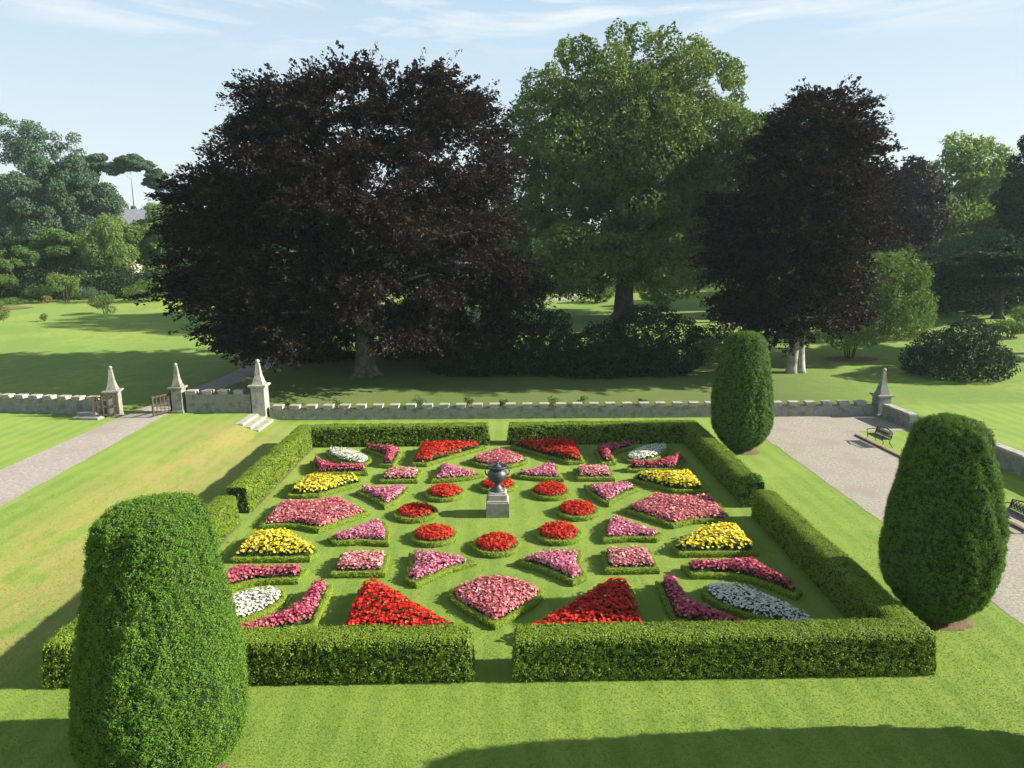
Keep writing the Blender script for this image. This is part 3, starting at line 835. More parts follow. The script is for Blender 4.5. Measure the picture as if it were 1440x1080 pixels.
# ------------------------------------------------------------------ urn on its pedestal
ped = thing('pedestal', 'square stepped granite pedestal under the dark urn at the centre of the parterre', 'pedestal', (0.03, 0.1, 0))
mb = MB(); mb.box((0, 0, 0), (0.74, 0.74, 0.50), bev=0.02); mb.build('plinth', MAT['stone'], ped)
mb = MB(); mb.box((0, 0, 0.502), (0.70, 0.70, 0.05), bev=0.015); mb.box((0, 0, 0.552), (0.60, 0.60, 0.20), bev=0.02); mb.build('block', MAT['stone_light'], ped)
mb = MB(); mb.box((0, 0, 0.754), (0.52, 0.52, 0.05), bev=0.01); mb.build('cap', MAT['stone_light'], ped)
urn = thing('garden_urn', 'dark weathered lead urn with two handles on the stepped stone pedestal', 'urn', (0.03, 0.1, 0.806))
mb = MB()
mb.lathe([(0.235, 0.0), (0.24, 0.035), (0.20, 0.06), (0.17, 0.10), (0.11, 0.17), (0.085, 0.24), (0.10, 0.27), (0.11, 0.28)], n=28)
mb.build('foot', MAT['lead'], urn, smooth=True)
mb = MB()
mb.lathe([(0.10, 0.282), (0.20, 0.32), (0.275, 0.39), (0.315, 0.48), (0.32, 0.56), (0.295, 0.63), (0.25, 0.68), (0.235, 0.71), (0.255, 0.725)], n=32)
mb.build('bowl', MAT['lead'], urn, smooth=True)
mb = MB()
mb.lathe([(0.235, 0.727), (0.27, 0.76), (0.315, 0.80), (0.325, 0.83), (0.30, 0.84), (0.26, 0.81), (0.10, 0.80)], n=32)
mb.build('rim', MAT['lead'], urn, smooth=True)
mb = MB(); mb.lathe([(0.14, 0.803), (0.12, 0.84), (0.05, 0.87), (0.04, 0.90), (0.055, 0.93), (0.02, 0.96)], n=20); mb.build('finial', MAT['lead'], urn, smooth=True)
for s in (-1, 1):
    mb = MB(); mb.tube([(s * 0.29, 0, 0.50), (s * 0.37, 0, 0.56), (s * 0.40, 0, 0.66), (s * 0.37, 0, 0.75), (s * 0.30, 0, 0.80)], [0.026, 0.024, 0.022, 0.024, 0.026], 8)
    mb.build('handle', MAT['lead'], urn, smooth=True)

# ------------------------------------------------------------------ walls
def battlement_wall(p0, p1, z0, h, label, mw=0.51, gap=0.34, mh=0.20, th=0.36, first=0.2, cut=None, merlons=True):
    p0, p1 = np.array(p0, float), np.array(p1, float)
    d = p1 - p0; Lw = np.linalg.norm(d); ang = math.atan2(d[1], d[0])
    o = thing('stone_wall', label, 'wall', (p0[0], p0[1], z0), ang)
    g = np.random.default_rng(int(abs(p0[0] * 10)) + 3)
    body = MB()
    # coursed blocks, each a touch proud or shy of its neighbour
    body.box((Lw / 2, 0, -0.3), (Lw, th - 0.04, h + 0.28))
    nc = max(1, int(round(h / 0.38)))
    ch = h / nc
    for c in range(nc):
        x = -g.uniform(0, 0.5)
        while x < Lw:
            w = g.uniform(0.8, 1.9)
            a, b = max(x, 0), min(x + w, Lw)
            if b - a > 0.06:
                body.box(((a + b) / 2, 0, c * ch + (0.003 if c else -0.05)), (b - a - 0.006, th + g.uniform(-0.006, 0.006), ch - 0.004 + (0 if c else 0.05)), bev=0.004)
            x += w
    body.build('masonry', MAT['stone'], o)
    if merlons:
        x = first
        while x + mw < Lw - 0.05:
            m = MB()
            m.box((x + mw / 2 + g.normal(0, 0.012), 0, h + 0.002), (mw - 0.04, th - 0.02, mh - 0.07), rot=g.normal(0, 0.015))
            m.box((x + mw / 2 + g.normal(0, 0.012), 0, h + mh - 0.066), (mw, th + 0.06, 0.075), rot=g.normal(0, 0.012), bev=0.008)
            m.build('merlon', MAT['stone_light'], o)
            x += mw + gap
    else:
        m = MB(); x = 0
        while x < Lw - 0.02:
            w = min(g.uniform(0.7, 1.1), Lw - x)
            m.box((x + w / 2, 0, h + 0.002), (w - 0.012, th + 0.07 + g.uniform(-0.01, 0.01), 0.10), bev=0.03)
            x += w
        m.build('coping', MAT['stone_light'], o)
    return o

battlement_wall((-11.75, 13.5), (19.15, 13.05), 0.0, 0.56, 'long low battlemented granite wall behind the parterre')
battlement_wall((-15.95, 13.55), (-12.65, 13.5), UP, 0.95, 'short tall battlemented wall between the gate and the stepped pillar', mw=0.5, gap=0.3, first=0.05)
battlement_wall((-34.0, 15.6), (-19.85, 13.2), UP, 0.72, 'low battlemented wall left of the open gate', mw=0.5, gap=0.32)
battlement_wall((19.55, 12.55), (19.62, 10.3), 0.0, 0.62, 'stub of wall running forward from the corner obelisk', merlons=False)
battlement_wall((19.75, 7.4), (20.1, -14.0), 0.0, 0.68, 'plain coped wall beyond the benches, right of the nearer dark yew', merlons=False)

def obelisk(x, y, z0, w, hs, hc, ho, label, rot=0.0, taper=1.0, mat='stone', foot=0.0):
    o = thing('obelisk_pillar', label, 'gate pillar', (x, y, z0), rot, 'obelisk topped pillars along the wall')
    m = MB(); m.box((0, 0, -0.2), (w + 0.08, w + 0.08, 0.34), bev=0.02)
    nb = max(2, int(hs / 0.55))
    for k in range(nb):
        zz = 0.142 + (hs - 0.142) * k / nb
        m.box((0, 0, zz), (w - 0.02 * k * (1 - taper), w - 0.02 * k * (1 - taper), (hs - 0.142) / nb - 0.003), bev=0.003)
    m.build('shaft', MAT[mat], o)
    m = MB(); m.box((0, 0, hs + 0.002), (w + 0.06, w + 0.06, hc * 0.4), bev=0.01); m.box((0, 0, hs + 0.004 + hc * 0.4), (w + 0.22, w + 0.22, hc * 0.6), bev=0.025)
    m.build('cornice', MAT['stone_light'] if mat == 'stone_light' else MAT['stone'], o)
    z = hs + hc + 0.006
    m = MB()
    m.box((0, 0, z), (w * 0.86, w * 0.86, 0.10), top=0.92)
    m.box((0, 0, z + 0.102), (w * 0.74, w * 0.74, ho * 0.30), top=0.66)
    m.box((0, 0, z + 0.104 + ho * 0.30), (w * 0.47, w * 0.47, ho * 0.62), top=0.52)
    m.build('spire', MAT[mat], o)
    m = MB(); r = w * 0.16
    m.lathe([(r * 0.55, 0), (r * 0.6, r * 0.2), (r, r * 0.7), (r * 1.02, r * 1.2), (r * 0.7, r * 1.7), (0.01, r * 1.95)], (0, 0, z + 0.106 + ho * 0.92), 14)
    m.build('finial', MAT['stone_light'], o, smooth=True)
    return o
obelisk(-12.2, 13.45, 0.0, 0.66, 1.72, 0.16, 1.05, 'pale sunlit obelisk pillar at the head of the stone steps', mat='stone_light')
obelisk(-16.38, 13.55, UP, 0.52, 1.22, 0.14, 1.02, 'grey obelisk pillar on the right side of the open gate')
obelisk(-19.35, 12.95, UP, 0.56, 1.20, 0.14, 1.0, 'lichened obelisk pillar on the left side of the open gate', rot=0.2)
obelisk(19.5, 12.95, 0.0, 0.62, 0.98, 0.16, 1.12, 'weathered obelisk pillar at the far corner of the gravel court', rot=0.05)

# stone steps down from the upper lawn beside the tall pillar
st = thing('stone_steps', 'short flight of pale worn stone steps at the foot of the sunlit pillar', 'steps')
for k in range(3):
    m = MB()
    m.box((-12.62 + 0.38 * k + 0.21, 11.95 - 0.05 * k, -0.2), (0.42, 2.15, 0.2 + UP - 0.137 * k + 0.02), bev=0.02)
    m.build('step', MAT['stone_light'], st)

# plinth left of the gate
m = MB(); m.box((-20.35, 12.45, UP - 0.1), (1.35, 0.75, 0.22), bev=0.03, rot=-0.1); m.box((-20.5, 12.62, UP + 0.122), (0.95, 0.4, 0.16), bev=0.03, rot=-0.1)
tag(m.build('stone_plinth', MAT['stone']), 'low grey stone plinth on the lawn left of the gate', 'plinth')

def gate_leaf(x, y, z, rot, Lg, hg, label):
    o = thing('gate_leaf', label, 'gate', (x, y, z), rot, 'leaves of the open gate')
    for px in (0.04, Lg - 0.04):
        m = MB(); m.box((px, 0, 0.05), (0.08, 0.07, hg + (0.12 if px < 0.1 else 0)), bev=0.01); m.build('stile', MAT['wood'], o)
    for zz in (0.10, hg * 0.5, hg - 0.05):
        m = MB(); m.box((Lg / 2, 0, zz), (Lg - 0.17, 0.045, 0.08)); m.build('rail', MAT['wood'], o)
    n = int(Lg / 0.2)
    for k in range(1, n):
        m = MB(); m.box((Lg * k / n, 0.038, 0.08), (0.045, 0.022, hg - 0.05)); m.build('bar', MAT['wood'], o)
gate_leaf(-16.72, 13.45, UP + 0.02, math.pi - 0.75 + 1.9, 1.15, 1.0, 'brown wooden gate leaf swung open against the right gate pillar')
gate_leaf(-19.02, 12.75, UP + 0.02, math.pi + 0.45, 1.15, 1.05, 'brown wooden gate leaf folded back in front of the left gate pillar')

# ------------------------------------------------------------------ benches
def bench(x, y, rot, label):
    o = thing('garden_bench', label, 'bench', (x, y, 0.008), rot, 'dark ironwork benches on the gravel court')
    Lb = 1.45
    o.scale = (0.84, 0.84, 0.80)
    m = MB()
    for k in range(6): m.box((0.06 + 0.075 * k - 0.22, 0, 0.43 + 0.006 * (k == 0)), (0.06, Lb - 0.1, 0.022), bev=0.005)
    m.box((-0.2, 0, 0.385), (0.03, Lb - 0.1, 0.044)); m.box((0.2, 0, 0.385), (0.03, Lb - 0.1, 0.044))
    m.build('seat', MAT['iron'], o)
    m = MB()
    m.tube([(0.24, -Lb / 2 + 0.04, 0.45), (0.33, -Lb / 2 + 0.04, 0.80), (0.34, -0.25, 0.88), (0.345, 0, 0.92), (0.34, 0.25, 0.88), (0.33, Lb / 2 - 0.04, 0.80), (0.24, Lb / 2 - 0.04, 0.45)], [0.03] * 7, 8)
    m.tube([(0.245, -Lb / 2 + 0.05, 0.50), (0.245, Lb / 2 - 0.05, 0.50)], [0.018] * 2, 6)
    for k in range(9):                       # pierced fern pattern of the cast back
        yy = -Lb / 2 + 0.14 + k * (Lb - 0.28) / 8
        for s in (-1, 1):
            m.tube([(0.25, yy, 0.50), (0.275, yy + s * 0.06, 0.60), (0.30, yy + s * 0.015, 0.71), (0.325, yy + s * 0.07, 0.82)], [0.022, 0.034, 0.026, 0.018], 6)
        m.lathe([(0.001, -0.03), (0.034, 0), (0.001, 0.03)], (0.288, yy, 0.65), 7)
    m.build('backrest', MAT['iron'], o, smooth=True)
    for s in (-1, 1):
        ys = s * (Lb / 2 - 0.03)
        m = MB(); m.tube([(0.29, ys, 0.66), (0.1, ys, 0.69), (-0.16, ys, 0.67), (-0.25, ys, 0.62), (-0.22, ys, 0.56), (-0.2, ys, 0.45)], [0.02, 0.024, 0.024, 0.022, 0.018, 0.018], 8)
        m.build('armrest', MAT['iron'], o, smooth=True)
        for fx, tx in ((-0.19, -0.27), (0.22, 0.32)):
            m = MB(); m.tube([(fx, ys, 0.45), (fx * 0.8, ys, 0.25), (tx, ys, 0.03), (tx + (0.05 if tx > 0 else -0.05), ys, 0.0)], [0.024, 0.02, 0.02, 0.024], 8)
            m.build('leg', MAT['iron'], o, smooth=True)
bench(16.62, 7.75, 0.06, 'dark ironwork garden bench near the obelisk at the far corner of the court')
bench(16.0, -1.45, 0.04, 'dark ironwork garden bench half hidden behind the nearer dark yew')

# ------------------------------------------------------------------ trees
def trunk_mesh(h, r, limbs, g, lean=(0, 0), flare=1.6, name='trunk', mat='bark', parent=None, fork=0.3, n=12):
    m = MB()
    zs = [-0.4, 0.0, 0.25 * min(1, h * 0.1) + 0.2, h * 0.12, h * 0.3, h * 0.55, h * 0.85]
    rs = [r * flare * 1.15, r * flare, r * 1.15, r, r * 0.85, r * 0.5, r * 0.12]
    pts = [(lean[0] * z / h + (g.normal(0, 0.04) * h * 0.1 if i > 3 else 0), lean[1] * z / h + (g.normal(0, 0.04) * h * 0.1 if i > 3 else 0), z) for i, z in enumerate(zs)]
    m.tube(pts, rs, n)
    for k in range(5):                    # buttress roots
        q = k * 1.257 + g.uniform(-0.3, 0.3)
        m.tube([(r * 0.5 * math.cos(q), r * 0.5 * math.sin(q), min(1.0, h * 0.08)), (r * 1.2 * math.cos(q), r * 1.2 * math.sin(q), 0.18), (r * 2.1 * math.cos(q), r * 2.1 * math.sin(q), -0.15)], [r * 0.4, r * 0.38, r * 0.15], 7)
    zz = [p[2] for p in pts]
    for (tx, ty, tz) in limbs:
        f = g.uniform(fork * 0.7, min(0.8, fork + 0.4)); z0 = min(h * f, tz * 0.9) if fork < 0.99 else tz - 1.6
        b = np.array([np.interp(z0, zz, [p[0] for p in pts]), np.interp(z0, zz, [p[1] for p in pts]), z0])
        t = np.array([tx, ty, tz]); mid = b * 0.5 + t * 0.5 + np.array([0, 0, abs(t[0] - b[0]) * 0.08 + 0.1]) + g.normal(0, 0.03, 3) * h * 0.3
        rr = np.interp(z0, zz, rs) * g.uniform(0.35, 0.55)
        m.tube([b, b * 0.75 + mid * 0.25, mid, t], [rr, rr * 0.85, rr * 0.55, rr * 0.15], 7)
    return m.build(name, MAT[mat], parent, smooth=True)

def blob_crown(blobs, n, L, Wd, g, tilt=0.7, shell=0.72, cull=0.78, up_bias=0.25):
    """leaves over the skins of many clumps; those buried inside a neighbour are dropped"""
    B = np.array(blobs, float)                       # x y z rx ry rz
    w = (B[:, 3] * B[:, 4] + B[:, 4] * B[:, 5] + B[:, 3] * B[:, 5])
    i = g.choice(len(B), n, p=w / w.sum())
    d = unit(g.normal(0, 1, (n, 3)))
    f = shell + (1.06 - shell) * g.random(n) ** 0.6
    f *= 1 + 0.16 * noise3(d * 3 + B[i, :3], 1.3, 4) + 0.16 * noise3(d * 3 + B[i, :3] * 1.7, 3.4, 8)
    P = B[i, :3] + d * f[:, None] * B[i, 3:]
    keep = np.ones(n, bool)
    for k in range(len(B)):
        q = np.sum(((P - B[k, :3]) / B[k, 3:]) ** 2, 1)
        keep &= ~((q < cull ** 2) & (i != k))
    P, d = P[keep], d[keep]
    return cards(P, unit(d + np.array([0, 0, up_bias])), L, Wd, g, tilt)

def ell_blobs(c, r, nb, g, size=0.34, zmin=-0.75, flat=0.8, jit=0.12):
    """clumps spread over and within an ellipsoid"""
    out = []
    k = 0
    while len(out) < nb:
        d = unit(g.normal(0, 1, 3))
        if d[2] < zmin: continue
        k += 1
        f = 0.78 * (g.random() ** 0.25) + g.normal(0, jit * 0.5)
        s = size * g.uniform(0.65, 1.3)
        rm = (r[0] + r[1]) / 2
        out.append((c[0] + d[0] * r[0] * f, c[1] + d[1] * r[1] * f, c[2] + d[2] * r[2] * f, s * rm, s * rm, s * min(rm, r[2]) * flat))
    return out

def tree(name, label, cat, x, y, h, cz, rad, mat, nl, L, seed, nb=60, trunk_r=0.3, bark='bark_dark', size=0.24, zmin=-0.75, flat=0.8, off=(0, 0), lean=(0, 0), group='trees of the park', extra=(), bare=False, tilt=0.7, jit=0.12, wl=0.6, shell=0.72, fork=None):
    g = np.random.default_rng(seed)
    o = thing(name, label, cat, (x, y, g1(x, y)), 0, group)
    B = ell_blobs((off[0], off[1], cz), rad, nb, g, size, zmin, flat, jit) + list(extra)
    V, F = blob_crown(B, nl, L, L * wl, g, tilt, shell=shell)
    mesh_obj('crown', V, F, MAT[mat], o)
    lim = [(b[0] * 0.85, b[1] * 0.85, b[2]) for b in B[:: max(1, len(B) // 11)] if b[2] > h * 0.2]
    trunk_mesh(h * 0.92, trunk_r, lim, g, lean, 1.5, 'trunk', bark, o, fork=fork or max(0.15, (cz - rad[2]) / h))
    return o

def spray_crown(prof, h, ry, nclus, nspray, nleaf, L, g, cx=None, cy=0.0, droop=0.25, seed=1, low=1.9):
    """beech crown: flat fans of leaves on outstretched twigs, gathered in drooping layers"""
    pt = np.array([p[0] for p in prof]); pr = np.array([p[1] for p in prof]); pc = np.array([p[2] for p in prof])
    # clusters: half on the skin, the rest further in
    t = []
    while len(t) < nclus:
        a = g.uniform(pt.min(), 1.0)
        if g.random() < 0.25 + 0.75 * np.interp(a, pt, pr) / pr.max(): t.append(a)
    t = np.array(t)
    ph = g.uniform(0, 2 * np.pi, nclus)
    rr = np.interp(t, pt, pr) * (1 + 0.10 * np.sin(3 * ph + t * 9) + g.normal(0, 0.05, nclus))
    f = np.where(g.random(nclus) < 0.55, g.uniform(0.82, 0.97, nclus), np.sqrt(g.random(nclus)) * 0.8)
    C = np.stack([np.interp(t, pt, pc) + rr * f * np.cos(ph), cy + rr * f * np.sin(ph) * ry, t * h], 1)
    out = np.stack([np.cos(ph), np.sin(ph), 0 * ph], 1)
    cs = g.uniform(0.9, 1.8, nclus) * h / 20
    n = nclus * nspray
    ci = np.repeat(np.arange(nclus), nspray)
    off = unit(g.normal(0, 1, (n, 3))) * (g.random((n, 1)) ** 0.4) * np.stack([cs[ci], cs[ci], cs[ci] * 0.33], 1)
    A = C[ci] + off
    A[:, 2] -= droop * np.linalg.norm(off[:, :2], axis=1) * 0.5
    D = unit(out[ci] * 1.0 + unit(off) * 0.7 + g.normal(0, 0.25, (n, 3)) + np.stack([0 * ci, 0 * ci, 0.45 * (t[ci] - 0.45) - 0.10], 1))
    SL = g.uniform(0.9, 2.3, n) * h / 20
    # leaves along each spray, alternately either side in a flat fan
    li = np.repeat(np.arange(n), nleaf)
    m = len(li)
    s = g.random(m) ** 0.8
    side = unit(np.cross(D, np.array([0, 0, 1.0]) + g.normal(0, 0.35, (n, 3))))
    nr = np.cross(side, D); nr *= np.sign(nr[:, 2:] + 1e-9)
    lat = g.normal(0, 0.13, m) * (1.15 - s * 0.85)
    P = A[li] + D[li] * (s * SL[li])[:, None] + side[li] * (lat * SL[li])[:, None] + nr[li] * (g.normal(0, 0.05, m) - 0.12 * s ** 2)[:, None] * SL[li][:, None]
    keep = P[:, 2] > low + 0.9 * noise3(P, 0.5, 6)
    P = P[keep]; li = li[keep]
    al = unit(D[li] + side[li] * (np.sign(lat[keep]) * 0.6)[:, None])
    return cards(P, nr[li], L, L * 0.62, g, 0.42, along=al)

# great copper beech
g = np.random.default_rng(41)
bx, by = -8.6, 22.6
o = thing('copper_beech', 'huge broad purple copper beech with layered branches nearly sweeping the grass, left of centre', 'tree', (bx, by, g1(bx, by)), 0, 'copper beeches')
prof = [(0.13, 9.6, -0.6), (0.17, 10.6, -0.6), (0.23, 11.4, -0.5), (0.35, 11.8, -0.6), (0.48, 11.6, -0.9), (0.60, 11.0, -1.1), (0.71, 10.2, -1.4), (0.80, 9.0, -0.8), (0.88, 8.0, -0.2), (0.94, 7.2, 0.2), (1.0, 5.8, 0.5)]
prof = [(a, b * 0.86, c + 0.35) for a, b, c in prof]
V, F = spray_crown(prof, 17.7, 0.78, 430, 26, 38, 0.205, g, cy=1.0)
mesh_obj('crown', V, F, MAT['copper'], o)
lim = [(9 * math.cos(a) * 0.9 * k, 7.5 * math.sin(a) * k + 1, z) for a, k, z in ((0.2, 1, 7), (0.9, .8, 12), (1.7, .9, 9), (2.5, .9, 11), (3.2, 1.1, 8), (3.9, .8, 6), (4.7, .7, 10), (5.4, .9, 6.5), (0.5, .5, 16), (2.2, .5, 17), (3.6, .6, 15), (5.9, 1.0, 9), (4.3, 1.0, 4.5), (2.9, 1.1, 5))]
trunk_mesh(13, 0.60, lim, g, (0.2, 0.9), 1.5, 'trunk', 'bark', o, fork=0.2, n=16)

# second copper beech
g = np.random.default_rng(43)
bx, by = 18.8, 21.9
o = thing('copper_beech', 'smaller dark copper beech with a pale forked trunk standing in sunlit grass', 'tree', (bx, by, g1(bx, by)), 0, 'copper beeches')
prof = [(0.17, 3.4, -0.2), (0.26, 4.7, -0.3), (0.36, 5.3, -0.4), (0.48, 5.5, -0.3), (0.60, 5.1, 0.1), (0.72, 4.3, 0.3), (0.82, 3.4, 0.7), (0.90, 2.5, 1.0), (0.96, 1.8, 1.3), (1.0, 0.9, 1.5)]
prof = [(a, b * 0.83, c - 0.35) for a, b, c in prof]
V, F = spray_crown(prof, 16.6, 0.95, 200, 24, 34, 0.20, g, cy=0.4)
mesh_obj('crown', V, F, MAT['copper2'], o)
m = MB()
for dx, dy, rr in ((-0.16, 0.0, 0.30), (0.20, 0.05, 0.27), (0.05, 0.18, 0.24)):
    m.tube([(dx * 1.7, dy, -0.3), (dx * 1.5, dy, 0.3), (dx, dy, 1.6), (dx * 1.3, dy, 4.2), (dx * 4, dy * 2 + 0.6, 8), (dx * 9 + 0.6, dy * 3 + 1.2, 12)], [rr * 1.55, rr * 1.15, rr, rr * 0.85, rr * 0.4, rr * 0.1], 11)
m.build('trunk', MAT['bark_pale'], o, smooth=True)
m = MB()
for a, k, z in ((0.2, 1, 7), (1.1, .9, 9), (2.1, .9, 6.5), (3.0, 1, 8), (3.9, 1, 5.5), (4.8, .9, 7), (5.6, 1, 6), (0.8, .6, 13), (2.7, .6, 12)):
    m.tube([(0, 0, z * 0.6), (2 * math.cos(a) * k, 2 * math.sin(a) * k, z * 0.85), (5 * math.cos(a) * k, 5 * math.sin(a) * k, z)], [0.14, 0.09, 0.02], 7)
m.build('boughs', MAT['bark_dark'], o, smooth=True)

# tall green tree between them, and its companions behind
def green_blobs(spec): return [tuple(s) for s in spec]
sk = np.random.default_rng(510)
skirt = []
for k in range(64):                       # low boughs sweeping down around the trunk
    q = sk.uniform(0, 6.283); rr_ = sk.uniform(4.5, 12.2)
    skirt.append((rr_ * math.cos(q), rr_ * math.sin(q) * 0.8, sk.uniform(3.2, 8.5) + 0.10 * rr_, sk.uniform(1.6, 2.9), sk.uniform(1.6, 2.6), sk.uniform(1.3, 2.2)))
for k in range(60):                       # sprigs that break the outline
    d = unit(sk.normal(0, 1, 3)); d[2] = abs(d[2])
    skirt.append((d[0] * 13.2, d[1] * 10.5, 15.6 + d[2] * 11.3, sk.uniform(0.7, 1.3), sk.uniform(0.7, 1.3), sk.uniform(0.7, 1.4)))
skirt += [(-6, -8, 16.5, 3.4, 3.2, 2.2), (0.5, -9, 15.2, 3.0, 2.6, 2.2), (-9.0, -4, 17.8, 3.2, 3, 2.2), (-11.5, -2, 13, 2.6, 2.6, 2.6), (7, -7, 17, 3.4, 3, 2.6)]
big = tree('broadleaf_tree', 'tallest bright green tree with sunlit billowing top between the two copper beeches', 'tree', 12.7, 50.5, 20.0, 15.6, (13.6, 11, 11.9), 'lime', 300000, 0.33, 51, nb=210, trunk_r=0.95, size=0.165, zmin=-0.75, flat=0.8, jit=0.16, extra=skirt, wl=0.62, tilt=0.85)
tree('broadleaf_tree', 'dark green tree with a leaning pale stem behind the nearer right copper beech', 'tree', 26.0, 46, 21.0, 11.5, (8.5, 7.5, 9.9), 'green', 90000, 0.36, 52, nb=90, size=0.22,  trunk_r=0.4, bark='bark_pale', lean=(1.5, 0))  # moved forward and enlarged to shade the tall green tree's lower half

def shrub(name, label, x, y, h, r, mat, nl, L, seed, nb=14, group='shrubs of the park', flat=0.85, cat='shrub', tilt=0.75, ry=None, shell=0.7, stems=True, low=False):
    g = np.random.default_rng(seed)
    o = thing(name, label, cat, (x, y, g1(x, y)), 0, group)
    B = ell_blobs((0, 0, h * 0.42), (r, ry or r, h * 0.55), nb, g, 0.36, -0.55, flat)
    B = [b[:2] + (max(b[2], b[5] * 0.75),) + b[3:] for b in B]
    if low:
        for q in np.linspace(0, 6.1, 11): B.append((r * 0.85 * math.cos(q), (ry or r) * 0.85 * math.sin(q), h * 0.2, r * 0.34, r * 0.34, h * 0.24))
    V, F = blob_crown(B, nl, L, L * 0.55, g, tilt, shell=shell)
    k = V[:, 2] < 0.02
    V[k, 2] = 0.02
    mesh_obj('foliage', V, F, MAT[mat], o)
    if stems:
        m = MB()
        for i in range(5):
            q = i * 1.257 + 0.4
            m.tube([(0.10 * r * math.cos(q), 0.10 * r * math.sin(q), -0.2), (0.2 * r * math.cos(q), 0.2 * r * math.sin(q), h * 0.3), (0.45 * r * math.cos(q), 0.45 * r * math.sin(q), h * 0.62)], [0.03 * h ** 0.5, 0.025 * h ** 0.5, 0.008], 6)
        m.build('stem', MAT['bark_dark'], o)
    return o

# dark evergreen bank under and between the big trees
for i, (x, y, h, r, lab) in enumerate((
    (-1.5, 23.5, 2.8, 2.6, 'dark evergreen shrub at the left end of the bank, under the great copper beech'),
    (2.2, 23.6, 4.3, 2.7, 'dark evergreen shrub in the bank straight beyond the urn'),
    (6.2, 22.6, 3.1, 2.7, 'dark evergreen shrub in front of the thick trunk of the tall green tree'),
    (9.7, 22.8, 4.2, 2.5, 'dark evergreen shrub at the right end of the bank, just left of the farthest yew'),
    (-13.0, 28.5, 3.2, 2.6, 'dark evergreen shrub in the shade behind the path, left of the great beech trunk'),
    (-5.5, 29.0, 3.2, 2.8, 'dark evergreen shrub in deep shade right behind the great beech trunk'),
)):
    shrub('evergreen_shrub', lab, x, y, h, r * 1.08, 'dark', 34000, 0.17, 200 + i, 30, 'dark evergreen shrubs under the big trees', 0.95, ry=2.2, low=True)

shrub('evergreen_shrub', 'big dark rounded evergreen shrub alone on the lawn beyond the corner obelisk', 28.2, 20.6, 3.5, 2.6, 'dark', 30000, 0.16, 210, 34, None, 0.9, low=True)
st_ = shrub('small_tree', 'small sparse sunlit tree on bare soil, right of the pale forked trunk', 24.4, 26.3, 2.9, 2.0, 'light', 3600, 0.15, 211, 14, None, 0.7, 'small tree')
soil = kind(mesh_obj('soil', [(24.4 + 1.9 * math.cos(q), 26.0 + 1.1 * math.sin(q), g1(24.4 + 1.9 * math.cos(q), 26.0 + 1.1 * math.sin(q)) + 0.03) for q in np.linspace(0, 6.0, 20)], [np.arange(20).reshape(1, 20)], MAT['soil']), 'structure')
shrub('leafy_shrub', 'tall sunlit leafy shrub behind the small sparse tree', 31.8, 35.5, 7.6, 3.0, 'green', 26000, 0.22, 212, 30, low=True)
shrub('leafy_shrub', 'rounded green shrub glimpsed right of the tall green tree trunk', 18.4, 62.0, 2.4, 2.3, 'light', 2600, 0.26, 213)
shrub('leafy_shrub', 'rounded shrub glimpsed left of the tall green tree trunk', 12.2, 66.5, 2.6, 2.2, 'green', 2600, 0.26, 214)
shrub('leafy_shrub', 'low pale shrub by the end of the evergreen bank, lit behind the farthest yew', 13.6, 24.5, 2.0, 1.5, 'light', 2600, 0.15, 215)
shrub('evergreen_shrub', 'dark low shrub between the pale forked trunk and the evergreen bank', 14.6, 27.2, 2.6, 1.8, 'dark', 5000, 0.17, 216)
shrub('leafy_shrub', 'blue green mounded shrubbery below the airy pale tree at the right', 50.0, 52.0, 8.5, 5.2, 'blue', 30000, 0.30, 217, 34, low=True)
shrub('leafy_shrub', 'dark mounded shrubbery under the copper tree at the right', 42.0, 50.5, 6.6, 4.6, 'green', 22000, 0.28, 218, 30, low=True)
shrub('leafy_shrub', 'low sunlit shrub at the right edge under the spreading cedar', 46.0, 38.0, 2.2, 2.0, 'light', 2600, 0.22, 219)
shrub('leafy_shrub', 'low ragged shrub at the right edge beyond the big dark shrub', 40.5, 33.0, 1.7, 1.6, 'green', 2400, 0.18, 220)

# trees at the right
tree('copper_tree', 'distant dark copper tree just right of the smaller copper beech', 'tree', 45.5, 60, 16.0, 9.8, (5.4, 5.0, 6.2), 'copper2', 39520, 0.42, 61, nb=78, trunk_r=0.4)
tree('broadleaf_tree', 'airy pale green tree with an open top at the right skyline', 'tree', 57.5, 66, 19.5, 14.5, (5.0, 4.6, 4.9), 'light', 22230, 0.44, 62, nb=78, trunk_r=0.35, size=0.3, flat=0.6, shell=0.5, extra=[(-4.5, -2, 9.5, 3.6, 3.2, 3), (3.6, -2, 9, 3.8, 3.4, 3.2), (0, -3, 8, 4, 3.4, 3)])
tree('broadleaf_tree', 'green tree standing close behind the airy pale tree', 'tree', 51.5, 71, 14.0, 8.5, (7.0, 6, 5.5), 'green', 37050, 0.46, 63, nb=78, trunk_r=0.4)
tree('evergreen_tree', 'tall dark evergreen cut by the right edge of the view', 'tree', 56.0, 50.5, 20.0, 10.8, (5.2, 5, 9.0), 'dark', 70000, 0.34, 64, nb=110, trunk_r=0.5)
cg = np.random.default_rng(65)
tree('cedar', 'dark spreading cedar with level branches overhanging the lawn at the right edge', 'tree', 46.5, 43.0, 7.2, 4.3, (8.0, 4.5, 2.3), 'dark', 60000, 0.28, 65, nb=70, trunk_r=0.35, size=0.2, flat=0.45, zmin=-0.9)

tree('broadleaf_tree', 'tree just outside the right edge whose shadow stripes the lawn beyond the wall', 'tree', 41.2, 26.5, 13.0, 8.0, (5.2, 4.6, 5.4), 'green', 26000, 0.34, 66, nb=40, trunk_r=0.4, size=0.26)

